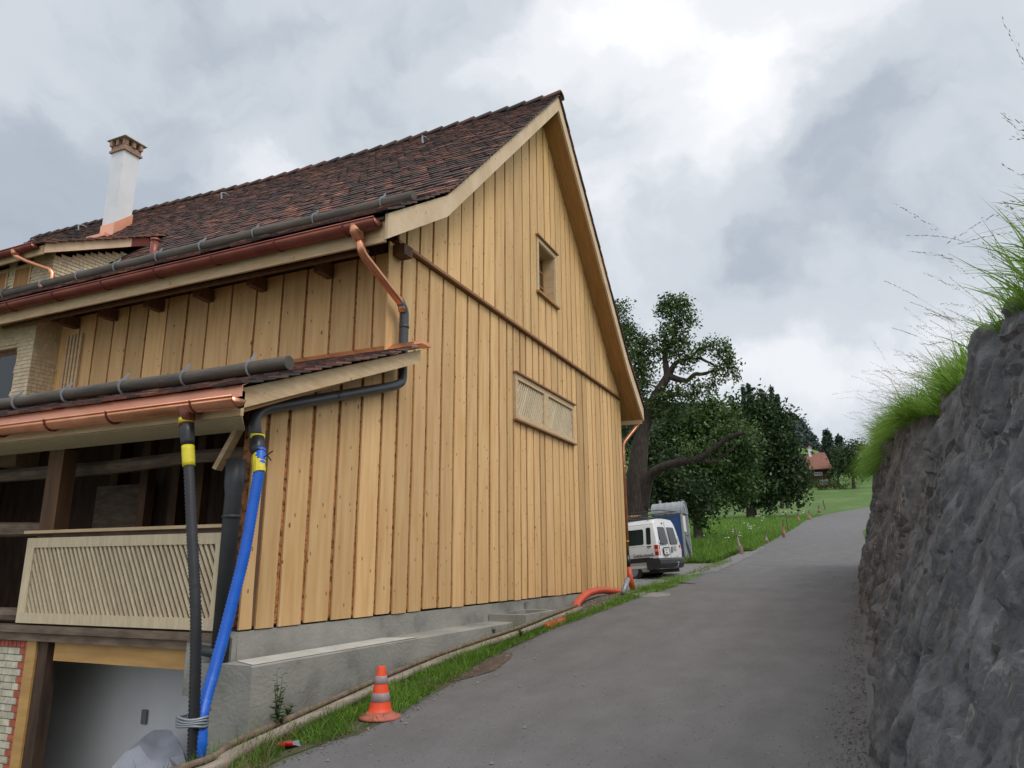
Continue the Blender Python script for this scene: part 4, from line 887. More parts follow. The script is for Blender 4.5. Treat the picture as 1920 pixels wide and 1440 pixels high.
# ------------------------------------------------------------------ boulder wall
sarr = np.concatenate([np.arange(-5, 2.6, .12), np.arange(2.6, 9, .018), np.arange(9, 19.8, .036), np.arange(19.8, 20.9, .05)])
tarr = np.concatenate([np.linspace(-.06, 1, 165), 1+np.linspace(.02, .4, 12)])
SS, TT = np.meshgrid(sarr, tarr, indexing='ij')
h, wt, wb = rtop(SS)
h = h+.05*fbm(SS*1.4, 3.3, 0, 3, 41)+.05*np.floor(vnoise(SS*.9, 1.5, 0, 4)*3)/3
T1 = np.clip(TT, None, 1); over = np.clip(TT-1, 0, None)
w = wb+(wt-wb)*(T1**1.0); hh = -1.7+(h+1.7)*T1
w = w+over*1.6; hh = hh-.15*over**2
w = w+np.clip(SS-19.9, 0, 2)*1.4
# blocks
def worley(a, b, s):
    i, j = np.floor(a).astype(np.int64), np.floor(b).astype(np.int64); d1 = np.full(a.shape, 9.0); d2 = d1.copy(); idx = np.zeros(a.shape); cx = np.zeros(a.shape); cy = np.zeros(a.shape)
    for di in (-1, 0, 1):
        for dj in (-1, 0, 1):
            I_, J_ = i+di, j+dj; px_ = I_+.15+.7*_h(I_, J_, 0*I_, s); py_ = J_+.15+.7*_h(I_, J_, 0*I_+1, s); r = _h(I_, J_, 0*I_+2, s)
            d = np.hypot(a-px_, b-py_); nw = d < d1; d2 = np.where(nw, d1, np.minimum(d2, d)); idx = np.where(nw, r, idx); cx = np.where(nw, a-px_, cx); cy = np.where(nw, b-py_, cy); d1 = np.where(nw, d, d1)
    return d1, d2, idx, cx, cy
wa = SS*.95+.28*fbm(SS*1.6, hh*1.6, 0, 4, 12); wbn = hh*1.05+.25*fbm(SS*1.5, hh*1.7, 5, 4, 13)
d1, d2, idx, cx, cy = worley(wa, wbn, 6)
crack = np.exp(-np.clip(d2-d1, 0, 9)/.035)
bl_ = sst((d2-d1)*5); disp = bl_*(.0+(idx-.5)*.07 + cx*(idx*2.7 % 1-.5)*.06 + cy*(idx*5.3 % 1-.5)*.12) - .025*crack
e1, e2, id2, ex, ey = worley(SS*3.6+.4*fbm(SS*3, hh*3, 2, 3, 22), hh*2.2+.3*fbm(SS*3, hh*3, 7, 3, 23), 9)
disp += sst((e2-e1)*4)*((id2-.5)*.022 + ex*(id2*3.3 % 1-.5)*.03 + ey*(id2*7.1 % 1-.5)*.03) - .008*np.exp(-(e2-e1)/.04)*sst((fbm(SS*.8, hh*.8, 4, 2, 99)+.1)*3)
g1, g2, id3, gx_, gy_ = worley(SS*11+.5*fbm(SS*8, hh*8, 2, 2, 32), hh*8+.5*fbm(SS*8, hh*8, 7, 2, 33), 19)
disp += sst((g2-g1)*4)*(gx_*(id3*3.7 % 1-.5)*.02)
def terr(v, n, q=.22):
    v = v*n; fl_ = np.floor(v); return (fl_+sst((v-fl_-(1-q))/q))/n
disp += .20*(terr(fbm(SS*.9, hh*.75, 2, 3, 61), 5, .16)) + .11*terr(fbm(SS*2.1+.3*hh, hh*1.1, 5, 3, 62), 5, .16) + .022*terr(fbm(SS*5+.6*hh, hh*3.2, 5, 4, 63), 5)
nz_ = fbm(SS*1.5-.25*hh, hh*.45, 7, 4, 64); disp -= .08*np.exp(-np.abs(nz_)/.012)*sst((fbm(SS*.7, hh*.7, 3, 2, 66)+.25)*4)
nz_ = fbm(SS*.6, hh*1.7+.2*SS, 9, 4, 65); disp -= .040*np.exp(-np.abs(nz_)/.012)*sst((fbm(SS*.9, hh*.9, 13, 2, 67)+.2)*4)
disp += .025*fbm(SS*1.7, hh*1.1, 1, 5, 14) + .016*(1-2*np.abs(fbm(SS*5, hh*1.9, 3, 5, 15))) + .017*fbm(SS*5, hh*5, 3, 7, 18, .68)
disp *= (1-np.clip(over*2, 0, 1))*1.0
X = SS + .03*fbm(SS*2, hh*4, 8, 3, 17); Y = -w + disp*.95; Z = hh + 1.7 + base_z(SS) + disp*.3
Z = Z + np.where(TT > .96, .02*fbm(SS*6, TT*3, 0, 3, 51), 0)
n, k = SS.shape; I = np.arange(n*k).reshape(n, k)
rw = npmesh('boulder_wall', np.stack([X, Y, Z], -1).reshape(-1, 3), np.stack([I[:-1, :-1], I[:-1, 1:], I[1:, 1:], I[1:, :-1]], -1).reshape(-1, 4), M['rock'], True)
smooth_by(rw, 26)
tag(rw, 'rough dark grey limestone boulder wall rising along the right side of the road', 'stone wall')

# ------------------------------------------------------------------ grass
def blades(name, R, Ln, dirs, droop, width, m, segs=4, tints=None, kind='stuff'):
    R = np.asarray(R); N = len(R); t = np.linspace(0, 1, segs+1); D = dirs/np.linalg.norm(dirs, axis=1, keepdims=True)
    side = np.cross(D, rng.normal(size=(N, 3))); side /= np.linalg.norm(side, axis=1, keepdims=True)+1e-9
    P = R[:, None, :] + D[:, None, :]*(Ln[:, None]*t)[:, :, None]; P[:, :, 2] -= (droop[:, None]*Ln[:, None]*t**2.2)
    hz = D.copy(); hz[:, 2] = 0; P += hz[:, None, :]*(droop[:, None]*Ln[:, None]*t**2*.5)[:, :, None]
    wd = (width[:, None]*(1-t**1.6*.92))[:, :, None]*side[:, None, :]
    V = np.stack([P-wd/2, P+wd/2], 2).reshape(-1, 3)
    b = (np.arange(N)*2*(segs+1))[:, None]+2*np.arange(segs)[None, :]; F = np.stack([b, b+1, b+3, b+2], -1).reshape(-1, 4)
    tn = np.repeat(tints if tints is not None else np.clip(rng.normal(.5, .22, N), 0, 1), segs)
    return npmesh(name, V, F, m, True, tn), P
def nrm(n, mu, sd): return rng.normal(mu, sd, n)
# long grass on top of the boulder wall
N = 25000; X = np.concatenate([rng.uniform(7.0, 20.4, int(N*.78)), rng.uniform(2.5, 7.5, N-int(N*.78))])
cl = vnoise(X*1.9, 2.2, 0, 77); keep = rng.random(N) < np.where(X < 7.5, .14+.6*sst((cl-.45)*5), .30+.8*cl); X = X[keep]; N = len(X)
h, wt, wb = rtop(X); w = wt-.10+np.abs(nrm(N, 0, .38)); hgt = h+1.7-.08; R = np.stack([X, -w, base_z(X)+hgt], 1)
zg = ground_z(X, -w); R[:, 2] = np.where(w > wt+.12, np.maximum(zg-.02, R[:, 2]-.1), R[:, 2])
Ln = np.clip(nrm(N, .34, .12), .12, .75)*(.75+.6*vnoise(X*1.1, 9, 0, 3))*np.where(X < 7.5, .8, 1.05); D = np.stack([nrm(N, -.05, .38), nrm(N, .36, .42), np.full(N, 1.0)], 1)
o, _ = blades('wall_top_grass', R, Ln, D, np.clip(nrm(N, .24, .2), 0, 1), nrm(N, .0095, .0025), M['grassw'], 5, np.clip(nrm(N, .52, .3), 0, 1)); tag(o, 'bright green long grass growing along the top of the boulder wall', 'grass', kind='stuff')
N = 3600; X = rng.uniform(10.5, 20.6, N); X = np.where(rng.random(N) < .5, rng.uniform(14.5, 20.6, N), X); h, wt, wb = rtop(X); R = np.stack([X, -wt+rng.uniform(-.15, .10, N), base_z(X)+h+1.7-.05-rng.uniform(0, .35, N)*(X > 14)], 1)
D = np.stack([nrm(N, -.15, .35), np.abs(nrm(N, .9, .35)), nrm(N, .55, .3)], 1)
o, _ = blades('overhanging_grass', R, np.clip(nrm(N, .36, .13), .12, .8), D, np.clip(nrm(N, .75, .3), .1, 1.4), nrm(N, .0075, .0015), M['grassw'], 5); tag(o, 'green grass drooping over the far end of the boulder wall', 'grass', kind='stuff')
# seed stems
N = 410; X = np.concatenate([rng.uniform(7, 20, 350), rng.uniform(3.6, 7, 60)]); h, wt, wb = rtop(X); w = wt+rng.uniform(-.05, .7, N); R = np.stack([X, -w, base_z(X)+h+1.66], 1)
Ln = np.clip(nrm(N, .85, .2), .4, 1.35); D = np.stack([nrm(N, -.1, .28), nrm(N, .62, .26), np.full(N, 1.0)], 1); dr = np.clip(nrm(N, .28, .15), 0, .8)
o, P = blades('seeding_grass_stems', R, Ln, D, dr, np.full(N, .0022), M['seed'], 8); 
V = []; F = []; T = []
for i in range(N):
    tip = P[i]
    for q in range(26):
        u = 5.3+2.7*q/26+random.uniform(-.05, .05); a = min(int(u), 7); f = u-a; c = tip[a]*(1-f)+tip[a+1]*f; ax = (tip[a+1]-tip[a]); ax = ax/np.linalg.norm(ax)
        sd_ = rng.normal(size=3); sd_ -= ax*sd_.dot(ax); sd_ /= np.linalg.norm(sd_); sp = (.030 if i % 3 else .008)*(1-(q/26)*.7)
        c = c+sd_*random.uniform(.1, 1)*sp; L1 = ax*.011+sd_*.003; w1 = np.cross(ax, sd_)*.0022; b = len(V); V += [c-L1, c+w1, c+L1, c-w1]; F.append((b, b+1, b+2, b+3)); T.append(random.random()*.8)
o2 = npmesh('seed_heads', V, F, M['seed'], False, T); o2.parent = o; tag(o, 'fine dry seeding grass stems swaying above the boulder wall', 'grass', kind='stuff')

# verge grass
def verge(name, label, N, x0, x1, ylo, yhi, hm, hs, wd, m, dens=None, pw=1.0):
    X = x0+(x1-x0)*rng.random(N)**pw; a, b = ylo(X), yhi(X); Y = a+(b-a)*rng.random(N); 
    c = vnoise(X*2.2, Y*2.6, 0, 88)*.6+vnoise(X*6, Y*6, 0, 89)*.4; keep = rng.random(N) < (sst((c-.30)*3.2) if dens is None else dens(X, Y, c)); X, Y, c = X[keep], Y[keep], c[keep]; n = len(X)
    R = np.stack([X, Y, ground_z(X, Y)-.01], 1); Ln = np.clip(nrm(n, hm, hs), hm*.3, hm*3)*(.6+.9*c); D = np.stack([nrm(n, 0, .4), nrm(n, 0, .4), np.ones(n)], 1)
    o, _ = blades(name, R, Ln, D, np.clip(nrm(n, .35, .25), 0, 1), np.abs(nrm(n, wd, wd*.25)), m, 3, np.clip(nrm(n, .45, .2)+(c-.5)*.5, 0, 1)); return tag(o, label, 'grass', kind='stuff')
verge('verge_grass', 'short green grass along the road edge below the plinth', 30000, 2.6, 11.5, lambda x: road_left(x)+.0, lambda x: np.full_like(x, 4.58), .115, .045, .007, M['grassb'], dens=lambda X, Y, c: sst((c-.22)*4), pw=1.2)
verge('verge_grass', 'sparse green grass on the soil strip and around the far corner of the wall', 15000, 11.2, 23, lambda x: road_left(x)-.03, lambda x: np.where(x < 17.2, 4.45, 5.2), .10, .05, .008, M['grassb'],
      dens=lambda X, Y, c: np.where(X < 16.5, sst((4.22-Y)*5)*sst((c-.35)*4), sst((c-.4)*4)))
verge('wall_foot_grass', 'grass tufts where the barn wall meets the ground', 1600, 15.6, 18.6, lambda x: np.full_like(x, 4.72), lambda x: np.full_like(x, 4.96), .20, .06, .009, M['grassb'])
verge('dry_grass', 'dry straw and grass at the near end of the verge', 2600, 3.0, 5.0, lambda x: road_left(x)-.10, lambda x: np.full_like(x, 4.30), .16, .06, .004, M['seed'])
verge('meadow_grass', 'tall green meadow grass beside the lane beyond the van', 70000, 27.5, 75, lambda x: road_left(x)+.0, lambda x: 5+(x-20)*.35, .24, .09, .020, M['grassb'], dens=lambda X, Y, c: sst((c-.15)*3), pw=1.5)
# white umbels in the meadow
V = MB()
cl_ = [(1400, 985), (1412, 986), (1405, 990), (1425, 968), (1432, 972), (1420, 970), (1497, 958), (1505, 955), (1492, 962), (1510, 957), (1473, 962), (1390, 1001), (1371, 995), (1340, 985), (1316, 1000), (1320, 975), (1362, 1008)]
for (x, y) in cl_:
    for _ in range(3):
        p = onG(x+random.uniform(-6, 6), y+random.uniform(9, 17)); hh_ = random.uniform(.26, .42)*p.x/40; r = .035*p.x/30
        V.lathe([(.001, hh_-.01), (r*.7, hh_), (r, hh_+.015), (r*.6, hh_+.03), (.001, hh_+.035)], tuple(p), 7)
tag(V.build('wildflowers', M['umbel'], None), 'white umbel wildflowers scattered through the roadside meadow', 'wildflowers', kind='stuff')
# pebbles on soil, gravel and road
V = MB()
for _ in range(3200):
    q = random.random()
    if q < .35: x = random.uniform(10, 16.2); y = random.uniform(4.1, 4.9)
    elif q < .95: x = random.uniform(18.8, 30.5); y = random.uniform(3.3, 6.8)
    else: x = random.uniform(4.5, 22); y = random.uniform(.4, 3.9) if random.random() < .4 else float(road_left(x))-random.random()**2*.5
    s = random.uniform(.006, .02)*(1.9 if x > 18 else 1); z = max(gz(x, y), float(base_z(x)) if y < road_left(x) else -9)+.008; a = random.random()*6
    V.add([(x+s*cos(a+k*2*pi/5)*random.uniform(.7, 1.3), y+s*sin(a+k*2*pi/5)*random.uniform(.7, 1.3), z) for k in range(5)]+[(x, y, z+s*.8)], [(k, (k+1) % 5, 5) for k in range(5)])
tag(V.build('pebbles', M['manhole'], None), 'loose pale pebbles on the gravel lot, soil and road edge', 'pebbles', kind='stuff')

# leaf litter and crumbs along the foot of the boulder wall and the verge
V = []; F = []; T = []
for _ in range(5200):
    x = 2.5+random.random()**1.3*15
    if random.random() < .72: y = .02-float(rtop(x)[2])*.6+abs(random.gauss(0, .13)); 
    else: y = float(road_left(x))+random.gauss(-.03, .07)
    z = max(float(base_z(x))+.008, gz(x, y)+.006); s = random.uniform(.004, .014); a = random.random()*6.3; tz = random.uniform(0, .008); b = len(V)
    V += [(x-s*cos(a), y-s*sin(a), z), (x+s*.5*sin(a), y-s*.5*cos(a), z+tz), (x+s*cos(a), y+s*sin(a), z+.003), (x-s*.5*sin(a), y+s*.5*cos(a), z+tz*.3)]; F.append((b, b+1, b+2, b+3)); T.append(random.random())
M['litter'] = leafmat('leaf_litter', (.030, .022, .015), (.075, .055, .038), (.17, .13, .09), 0)
tag(npmesh('leaf_litter', V, F, M['litter'], False, T), 'dark leaf crumbs gathered along the wall foot and road edge', 'leaf litter', kind='stuff')

# ------------------------------------------------------------------ plants and trees
def leafcloud(name, centers, sig, per, size, m, parent=None, flat=0.0, tspread=.22):
    C_ = np.repeat(centers, per, 0); n = len(C_); C_ = C_+rng.normal(size=(n, 3))*sig
    a = rng.normal(size=(n, 3)); a /= np.linalg.norm(a, axis=1, keepdims=True); b = np.cross(a, rng.normal(size=(n, 3))); b /= np.linalg.norm(b, axis=1, keepdims=True); s = size*rng.uniform(.6, 1.3, (n, 1))
    V = np.stack([C_-a*s, C_+b*s*.5, C_+a*s, C_-b*s*.5], 1).reshape(-1, 3); F = np.arange(4*n).reshape(-1, 4)
    ct = np.clip(rng.normal(.45, tspread, len(centers)), 0, 1); t = np.clip(np.repeat(ct, per)+rng.normal(0, .15, n), 0, 1)
    o = npmesh(name, V, F, m, False, t)
    if parent is not None:
        off = Vector(parent['_o']); me = o.data; co = np.empty(len(me.vertices)*3, np.float32); me.vertices.foreach_get('co', co); me.vertices.foreach_set('co', (co.reshape(-1, 3)-np.array(off)).ravel()); o.parent = parent
    return o
def inblobs(blobs, X, dens, dep=1.0, shell=.55):
    out = []
    for b in blobs:
        x, y, r = b[:3]; dx = b[3] if len(b) > 3 else 0; c = atX(x, y, X+dx); R = r*c.dot(f_)/FPX; n = max(3, int(dens*R*R*R if R > 1 else dens*R*R))
        d = rng.normal(size=(n, 3)); d /= np.linalg.norm(d, axis=1, keepdims=True); rad_ = R*rng.random((n, 1))**.40
        q = d*rad_; q[:, 0] *= dep; out.append(np.array(c)+q)
    return np.concatenate(out)
def limb(mb, pts, X, r0_, r1_, seg=9, dx=None):
    P = [atX(p[0], p[1], X+(p[2] if len(p) > 2 else 0)) for p in pts]; P = spline(P, 4); n = len(P)
    mb.tube([p+Vector((0, .02*float(fbm(i*.8, 1, 0, 2, 5)), .02*float(fbm(i*.8, 5, 0, 2, 5)))) for i, p in enumerate(P)], [(r0_+(r1_-r0_)*(i/(n-1))**.8)*(1+.10*float(fbm(i*.9, 3, 0, 2, 7))) for i in range(n)], seg)

# old pear tree behind the van
XP_ = 27.0; tb = Vector((XP_, 7.0, gz(XP_, 7.0)))
T = thing('pear_tree', tuple(tb), 'old gnarled pear tree with a thick trunk and crooked limbs beside the barn gable', 'tree')
m = MB()
m.tube(spline([tb-Vector((0, 0, .2)), atX(1194, 1000, XP_), atX(1194, 930, XP_), atX(1196, 870, XP_), atX(1208, 800, XP_), atX(1232, 740, XP_), atX(1252, 705, XP_), atX(1256, 690, XP_)], 4), [.56, .50, .46, .44, .43, .43, .42, .41, .40, .40, .39, .38, .36, .34, .31, .28, .25, .23, .22, .21, .2, .18, .17, .16, .155, .15, .14, .13, .12], 14)
limb(m, [(1252, 705), (1248, 680), (1247, 660), (1262, 640), (1268, 615), (1262, 590, -.2)], XP_, .14, .03)
limb(m, [(1260, 640), (1280, 640, .3), (1292, 648, .4)], XP_, .06, .02)
limb(m, [(1256, 700), (1268, 680), (1290, 672), (1312, 655), (1330, 648)], XP_, .12, .03)
limb(m, [(1308, 670), (1330, 680), (1345, 690), (1352, 705)], XP_, .06, .02)
limb(m, [(1254, 706), (1275, 712), (1288, 713), (1303, 702), (1320, 701), (1336, 696), (1345, 700)], XP_, .13, .04)
limb(m, [(1215, 790), (1235, 760, .6), (1262, 740, 1), (1295, 745, 1.2)], XP_, .12, .03)
limb(m, [(1198, 820), (1180, 760, 0), (1175, 690, .4), (1168, 630, .6)], XP_, .2, .04)
limb(m, [(1204, 960), (1216, 900, -.2), (1240, 876, -.5), (1280, 866, -.8), (1310, 860, -1), (1340, 840, -1.1), (1365, 822, -1.2), (1398, 810, -1.3)], XP_, .22, .07)
limb(m, [(1310, 862, -1), (1335, 866, -1), (1352, 858, -1), (1376, 838, -1.2)], XP_, .08, .03)
m.build('trunk', M['trunk'], T, True)
bl = [(1160, 585, 24), (1163, 625, 30), (1185, 640, 34), (1175, 690, 40), (1215, 655, 26, .5), (1205, 700, 30), (1180, 740, 40), (1240, 580, 16), (1265, 578, 28), (1285, 575, 20), (1292, 602, 16), (1262, 618, 28), (1240, 640, 20), (1275, 650, 26), (1252, 662, 18), (1295, 668, 18), (1283, 690, 14),
      (1318, 648, 15), (1345, 652, 20), (1362, 668, 20), (1372, 690, 18), (1378, 706, 9), (1350, 698, 16), (1340, 712, 12), (1310, 722, 17), (1300, 740, 10), (1330, 728, 12), (1250, 745, 24), (1280, 742, 22), (1225, 770, 26), (1265, 775, 20, .5), (1240, 720, 12)]
cen = inblobs(bl, XP_, 130, .9); leafcloud('crown', cen, .12, 19, .066, M['pearleaf'], T)
bl = [(1345, 806, 14, -1.1), (1412, 800, 12, -1.2), (1280, 838, 14, -.8), (1325, 835, 22, -1), (1360, 815, 20, -1.2), (1385, 800, 18, -1.2), (1300, 850, 16, -1), (1405, 825, 14, -1.2), (1350, 862, 14, -1)]
leafcloud('branch_foliage', inblobs(bl, XP_, 70, .9), .13, 17, .06, M['pearleaf'], T)

def tree(name, label, px, X, yb, blobs, m, dens, per, sig, size, tr=.25, top=None, group='trees beyond the barn', cat='tree'):
    p = atX(px, yb, X); g = Vector((p.x, p.y, gz(p.x, p.y))); T = thing(name, tuple(g), label, cat, group)
    mb = MB(); tp = top or (px, blobs[0][1]); q = atX(tp[0], tp[1], X); P = spline([g-Vector((0, 0, .3)), g+(q-g)*.35+Vector((0, .15, 0)), q], 5); n = len(P)
    mb.tube(P, [tr*(1-.8*i/(n-1)) for i in range(n)], 10)
    for b in blobs[:7]:
        c = atX(b[0], b[1], X); s = g+(q-g)*random.uniform(.35, .7); mb.tube(spline([s, (s+c)/2+Vector((0, 0, .2)), c], 3), [tr*.35, tr*.3, tr*.25, tr*.2, tr*.15, tr*.12, tr*.08], 6)
    mb.build('trunk', M['trunk'], T, True)
    leafcloud('crown', inblobs(blobs, X, dens, 1.0), sig, per, size, m, T); return T
tree('orchard_tree', 'spreading fruit tree with light leaves whose low crown hangs behind the long bare branch', 1310, 41, 1000,
     [(1300, 800, 45), (1340, 790, 36), (1262, 815, 40), (1225, 860, 36), (1375, 800, 30), (1400, 830, 30), (1290, 860, 48), (1345, 855, 42), (1390, 870, 32), (1310, 905, 42), (1260, 905, 36), (1355, 915, 36), (1400, 905, 26), (1236, 820, 30), (1330, 765, 22), (1290, 940, 26), (1335, 940, 26), (1250, 950, 22)], M['midleaf'], 42, 26, .30, .125, .3)
tree('orchard_tree', 'dark tree close behind the portable toilet', 1262, 34, 1040, [(1225, 905, 34), (1188, 800, 24), (1192, 845, 24), (1215, 825, 24), (1195, 890, 24), (1255, 880, 32), (1290, 920, 32), (1320, 935, 28), (1240, 945, 26), (1280, 965, 20), (1310, 972, 16), (1215, 860, 28)], M['darkleaf'], 50, 26, .25, .11, .22)
T_ = tree('cherry_tree', 'large dark rounded tree standing alone in the meadow right of the branch', 1409, 75, 966,
     [(1425, 775, 34), (1455, 800, 38), (1400, 790, 36), (1440, 840, 46), (1475, 855, 34), (1400, 850, 44), (1485, 885, 26), (1450, 900, 42), (1410, 905, 42), (1498, 905, 20), (1480, 918, 22), (1440, 930, 26), (1375, 880, 34), (1380, 925, 26), (1492, 925, 12), (1408, 750, 18), (1380, 760, 20)], M['darkleaf'], 9, 30, .48, .21, .55)
sp_ = atX(1318, 990, 40)
for i, (px, yt, yb, wd) in enumerate(((1393, 727, 800, 10), (1403, 722, 800, 12), (1428, 733, 800, 11), (1446, 727, 800, 10), (1457, 742, 810, 9))):
    X = 96; a = atX(px, yt, X); b = atX(px, yb+60, X); g = Vector((a.x, a.y, gz(a.x, a.y))); hgt = a.z-g.z
    T2 = thing('spruce_tree', tuple(g), ['leftmost slender spruce tip rising over the dark tree', 'tallest feathery spruce tip behind the dark tree', 'middle spruce tip with a gap on each side', 'narrow pointed spruce tip right of the middle one', 'shortest spruce tip at the right shoulder of the dark tree'][i], 'tree', 'spruces behind the dark meadow tree')
    m = MB(); m.tube([g, a], [.22, .02], 7); m.build('trunk', M['trunk'], T2)
    z = rng.random(260)**1.2; R_ = (wd*a.dot(f_)/FPX)*(.04+z*1.1)*(.55+.45*np.sin(z*60)); an = rng.random(260)*2*pi; R_ = R_*rng.random(260)**.4
    cen = np.stack([a.x+R_*np.cos(an), a.y+R_*np.sin(an), a.z-z*(hgt*.6)], 1); leafcloud('crown', cen, .12, 11, .15, M['conifer'], T2)
# wooded hill
hx, hy = np.meshgrid(np.linspace(250, 420, 40), np.linspace(6, 140, 60), indexing='ij')
yy = [-4, 6, 8.7, 13, 20, 26, 45, 70, 110, 160]; zz_ = [30, 40, 46, 54, 57, 57, 62, 66, 66, 60]
def hillz(x, y): return np.maximum(ground_z(x, y), np.interp(y, yy, zz_)*1.0*np.clip(1-((x-310)/75)**2*.75, .2, 1)-3*0)-1.0
n, k = hx.shape; I = np.arange(n*k).reshape(n, k)
tag(npmesh('hills', np.stack([hx, hy, hillz(hx, hy)-2.5], -1).reshape(-1, 3), np.stack([I[:-1, :-1], I[1:, :-1], I[1:, 1:], I[:-1, 1:]], -1).reshape(-1, 4), M['meadow'], True), kind='structure')
cx_ = rng.uniform(262, 330, 2600); cy_ = 8+rng.random(2600)*110; cz = hillz(cx_, cy_)
N = 2600; L_c = []
for i in range(N):
    k = 7; t = rng.random(k); hh_ = 5.5; r = 1.9*(1-t)+.2; an = rng.random(k)*6.3
    L_c.append(np.stack([cx_[i]+r*np.cos(an), cy_[i]+r*np.sin(an), cz[i]-3.4+t*hh_], 1))
o = leafcloud('distant_wood', np.concatenate(L_c), .5, 9, .55, M['hazegreen']); tag(o, 'dark wooded hill far behind the meadow trees', 'wood', kind='stuff')

# trees around the chalet
def conif(px, yt, yb, X, wd, label):
    a = atX(px, yt, X); g = atX(px, yb, X); T2 = thing('fir_tree', (g.x, g.y, min(g.z, a.z-1)), label, 'tree', 'trees around the far chalet'); m = MB(); m.tube([g, a], [.3, .03], 7); m.build('trunk', M['trunk'], T2)
    z = rng.random(420); R_ = (wd*a.dot(f_)/FPX)*(.08+z)*rng.random(420)**.4; an = rng.random(420)*2*pi
    leafcloud('crown', np.stack([a.x+R_*np.cos(an), a.y+R_*np.sin(an), a.z-z*(a.z-g.z)], 1), .28, 12, .32, M['conifer'], T2)
conif(1549, 809, 870, 185, 17, 'dark pointed fir rising right behind the chalet roof')
conif(1572, 820, 880, 178, 14, 'shorter fir right of the pointed one behind the chalet')
tree('broadleaf_tree', 'dark rounded tree right of the chalet partly behind the wall grass', 1600, 150, 905, [(1590, 850, 18), (1605, 840, 16), (1618, 850, 14), (1596, 872, 20), (1580, 880, 14), (1612, 878, 16)], M['darkleaf'], 3.5, 26, .6, .3, .4, group='trees around the far chalet')
tree('broadleaf_tree', 'dark tree between the chalet wall and the rounded tree', 1572, 158, 905, [(1568, 850, 12), (1573, 870, 13), (1566, 888, 11), (1580, 862, 11)], M['darkleaf'], 4.5, 26, .6, .3, .3, group='trees around the far chalet')
tree('broadleaf_tree', 'dark tree standing left in front of the chalet roof', 1504, 140, 912, [(1500, 870, 16), (1508, 890, 14), (1492, 885, 16), (1513, 900, 11), (1498, 902, 14)], M['darkleaf'], 4.5, 26, .5, .28, .3, group='trees around the far chalet')
for i, (px, py, r, lb) in enumerate(((1528, 909, 9, 'light green garden bush left of the chalet door'), (1545, 908, 8, 'light green garden bush in front of the chalet'), (1562, 907, 8, 'garden bush right of the chalet front'), (1580, 906, 9, 'rightmost garden bush beside the chalet hedge'))):
    c = atX(px, 918, 150); T2 = thing('garden_bush', (c.x, c.y, gz(c.x, c.y)), lb, 'bush', 'garden bushes below the chalet'); leafcloud('foliage', inblobs([(px, py, r), (px+6, py+3, r*.7)], 150, 3.4, 1), .3, 22, .22, M['hedge'], T2)

# chalet
gz0 = gz(162, 5); CH_ = thing('chalet', (162, 5, gz0), 'distant dark timber chalet with a broad reddish tiled roof', 'house')
m = MB(); m.box((160.5, 2.4, gz0-1), (169, 9.2, 18.7)); m.build('chalet_wall', M['darkwood'], CH_)
e = 18.3; rdg = 22.2
m = MB(); A = [(159.3, 1.9, e), (170, 1.9, e), (170, 10.2, e), (159.3, 10.2, e)]; R2 = [(164.5, 3.1, rdg), (164.5, 8.4, rdg-.2)]
def slab(q, t=.18): m.prism(q, (0, 0, t))
slab([A[0], R2[0], R2[1], A[3]]); slab([A[1], A[2], R2[1], R2[0]]); slab([A[0], A[1], R2[0]]); slab([A[2], A[3], R2[1]])
CR = m.build('chalet_roof', M['leafred'], CH_)
m = MB(); m.box((163.5, 5.6, 21.2), (164.3, 6.2, 23.3)); cc = m.build('chalet_chimney', M['chim'], CR); m = MB(); m.box((163.4, 5.5, 23.3), (164.4, 6.3, 23.5)); m.box((163.6, 5.7, 23.5), (164.2, 6.1, 23.8)); m.build('chimney_top', M['chimcap'], CR)
for (y0, y1, z0, z1) in ((3.9, 5.4, 17.2, 17.9), (3.0, 4.5, 15.4, 16.3), (6.4, 7.4, 17.2, 17.9)):
    m = MB(); m.box((160.40, y0, z0), (160.48, y1, z1)); fo = m.build('chalet_window', M['white'], CH_)
    k = 3
    for i in range(k): m = MB(); a = y0+.1+(y1-y0-.1)*i/k; m.box((160.36, a, z0+.1), (160.39, a+(y1-y0)/k-.12, z1-.1)); m.build('pane', M['glass'], fo)
leafc = mat('geranium_red', (.40, .03, .03), (.25, .02, .02), 4, rough=.8)
m = MB()
for _ in range(160): p = Vector((160.3+random.uniform(-.1, .1), random.uniform(1.8, 5.2), 15.15+random.uniform(-.2, .2))); m.box(p-Vector((.08, .09, .08)), p+Vector((.08, .09, .08)))
m.build('geranium_box', leafc, CH_)

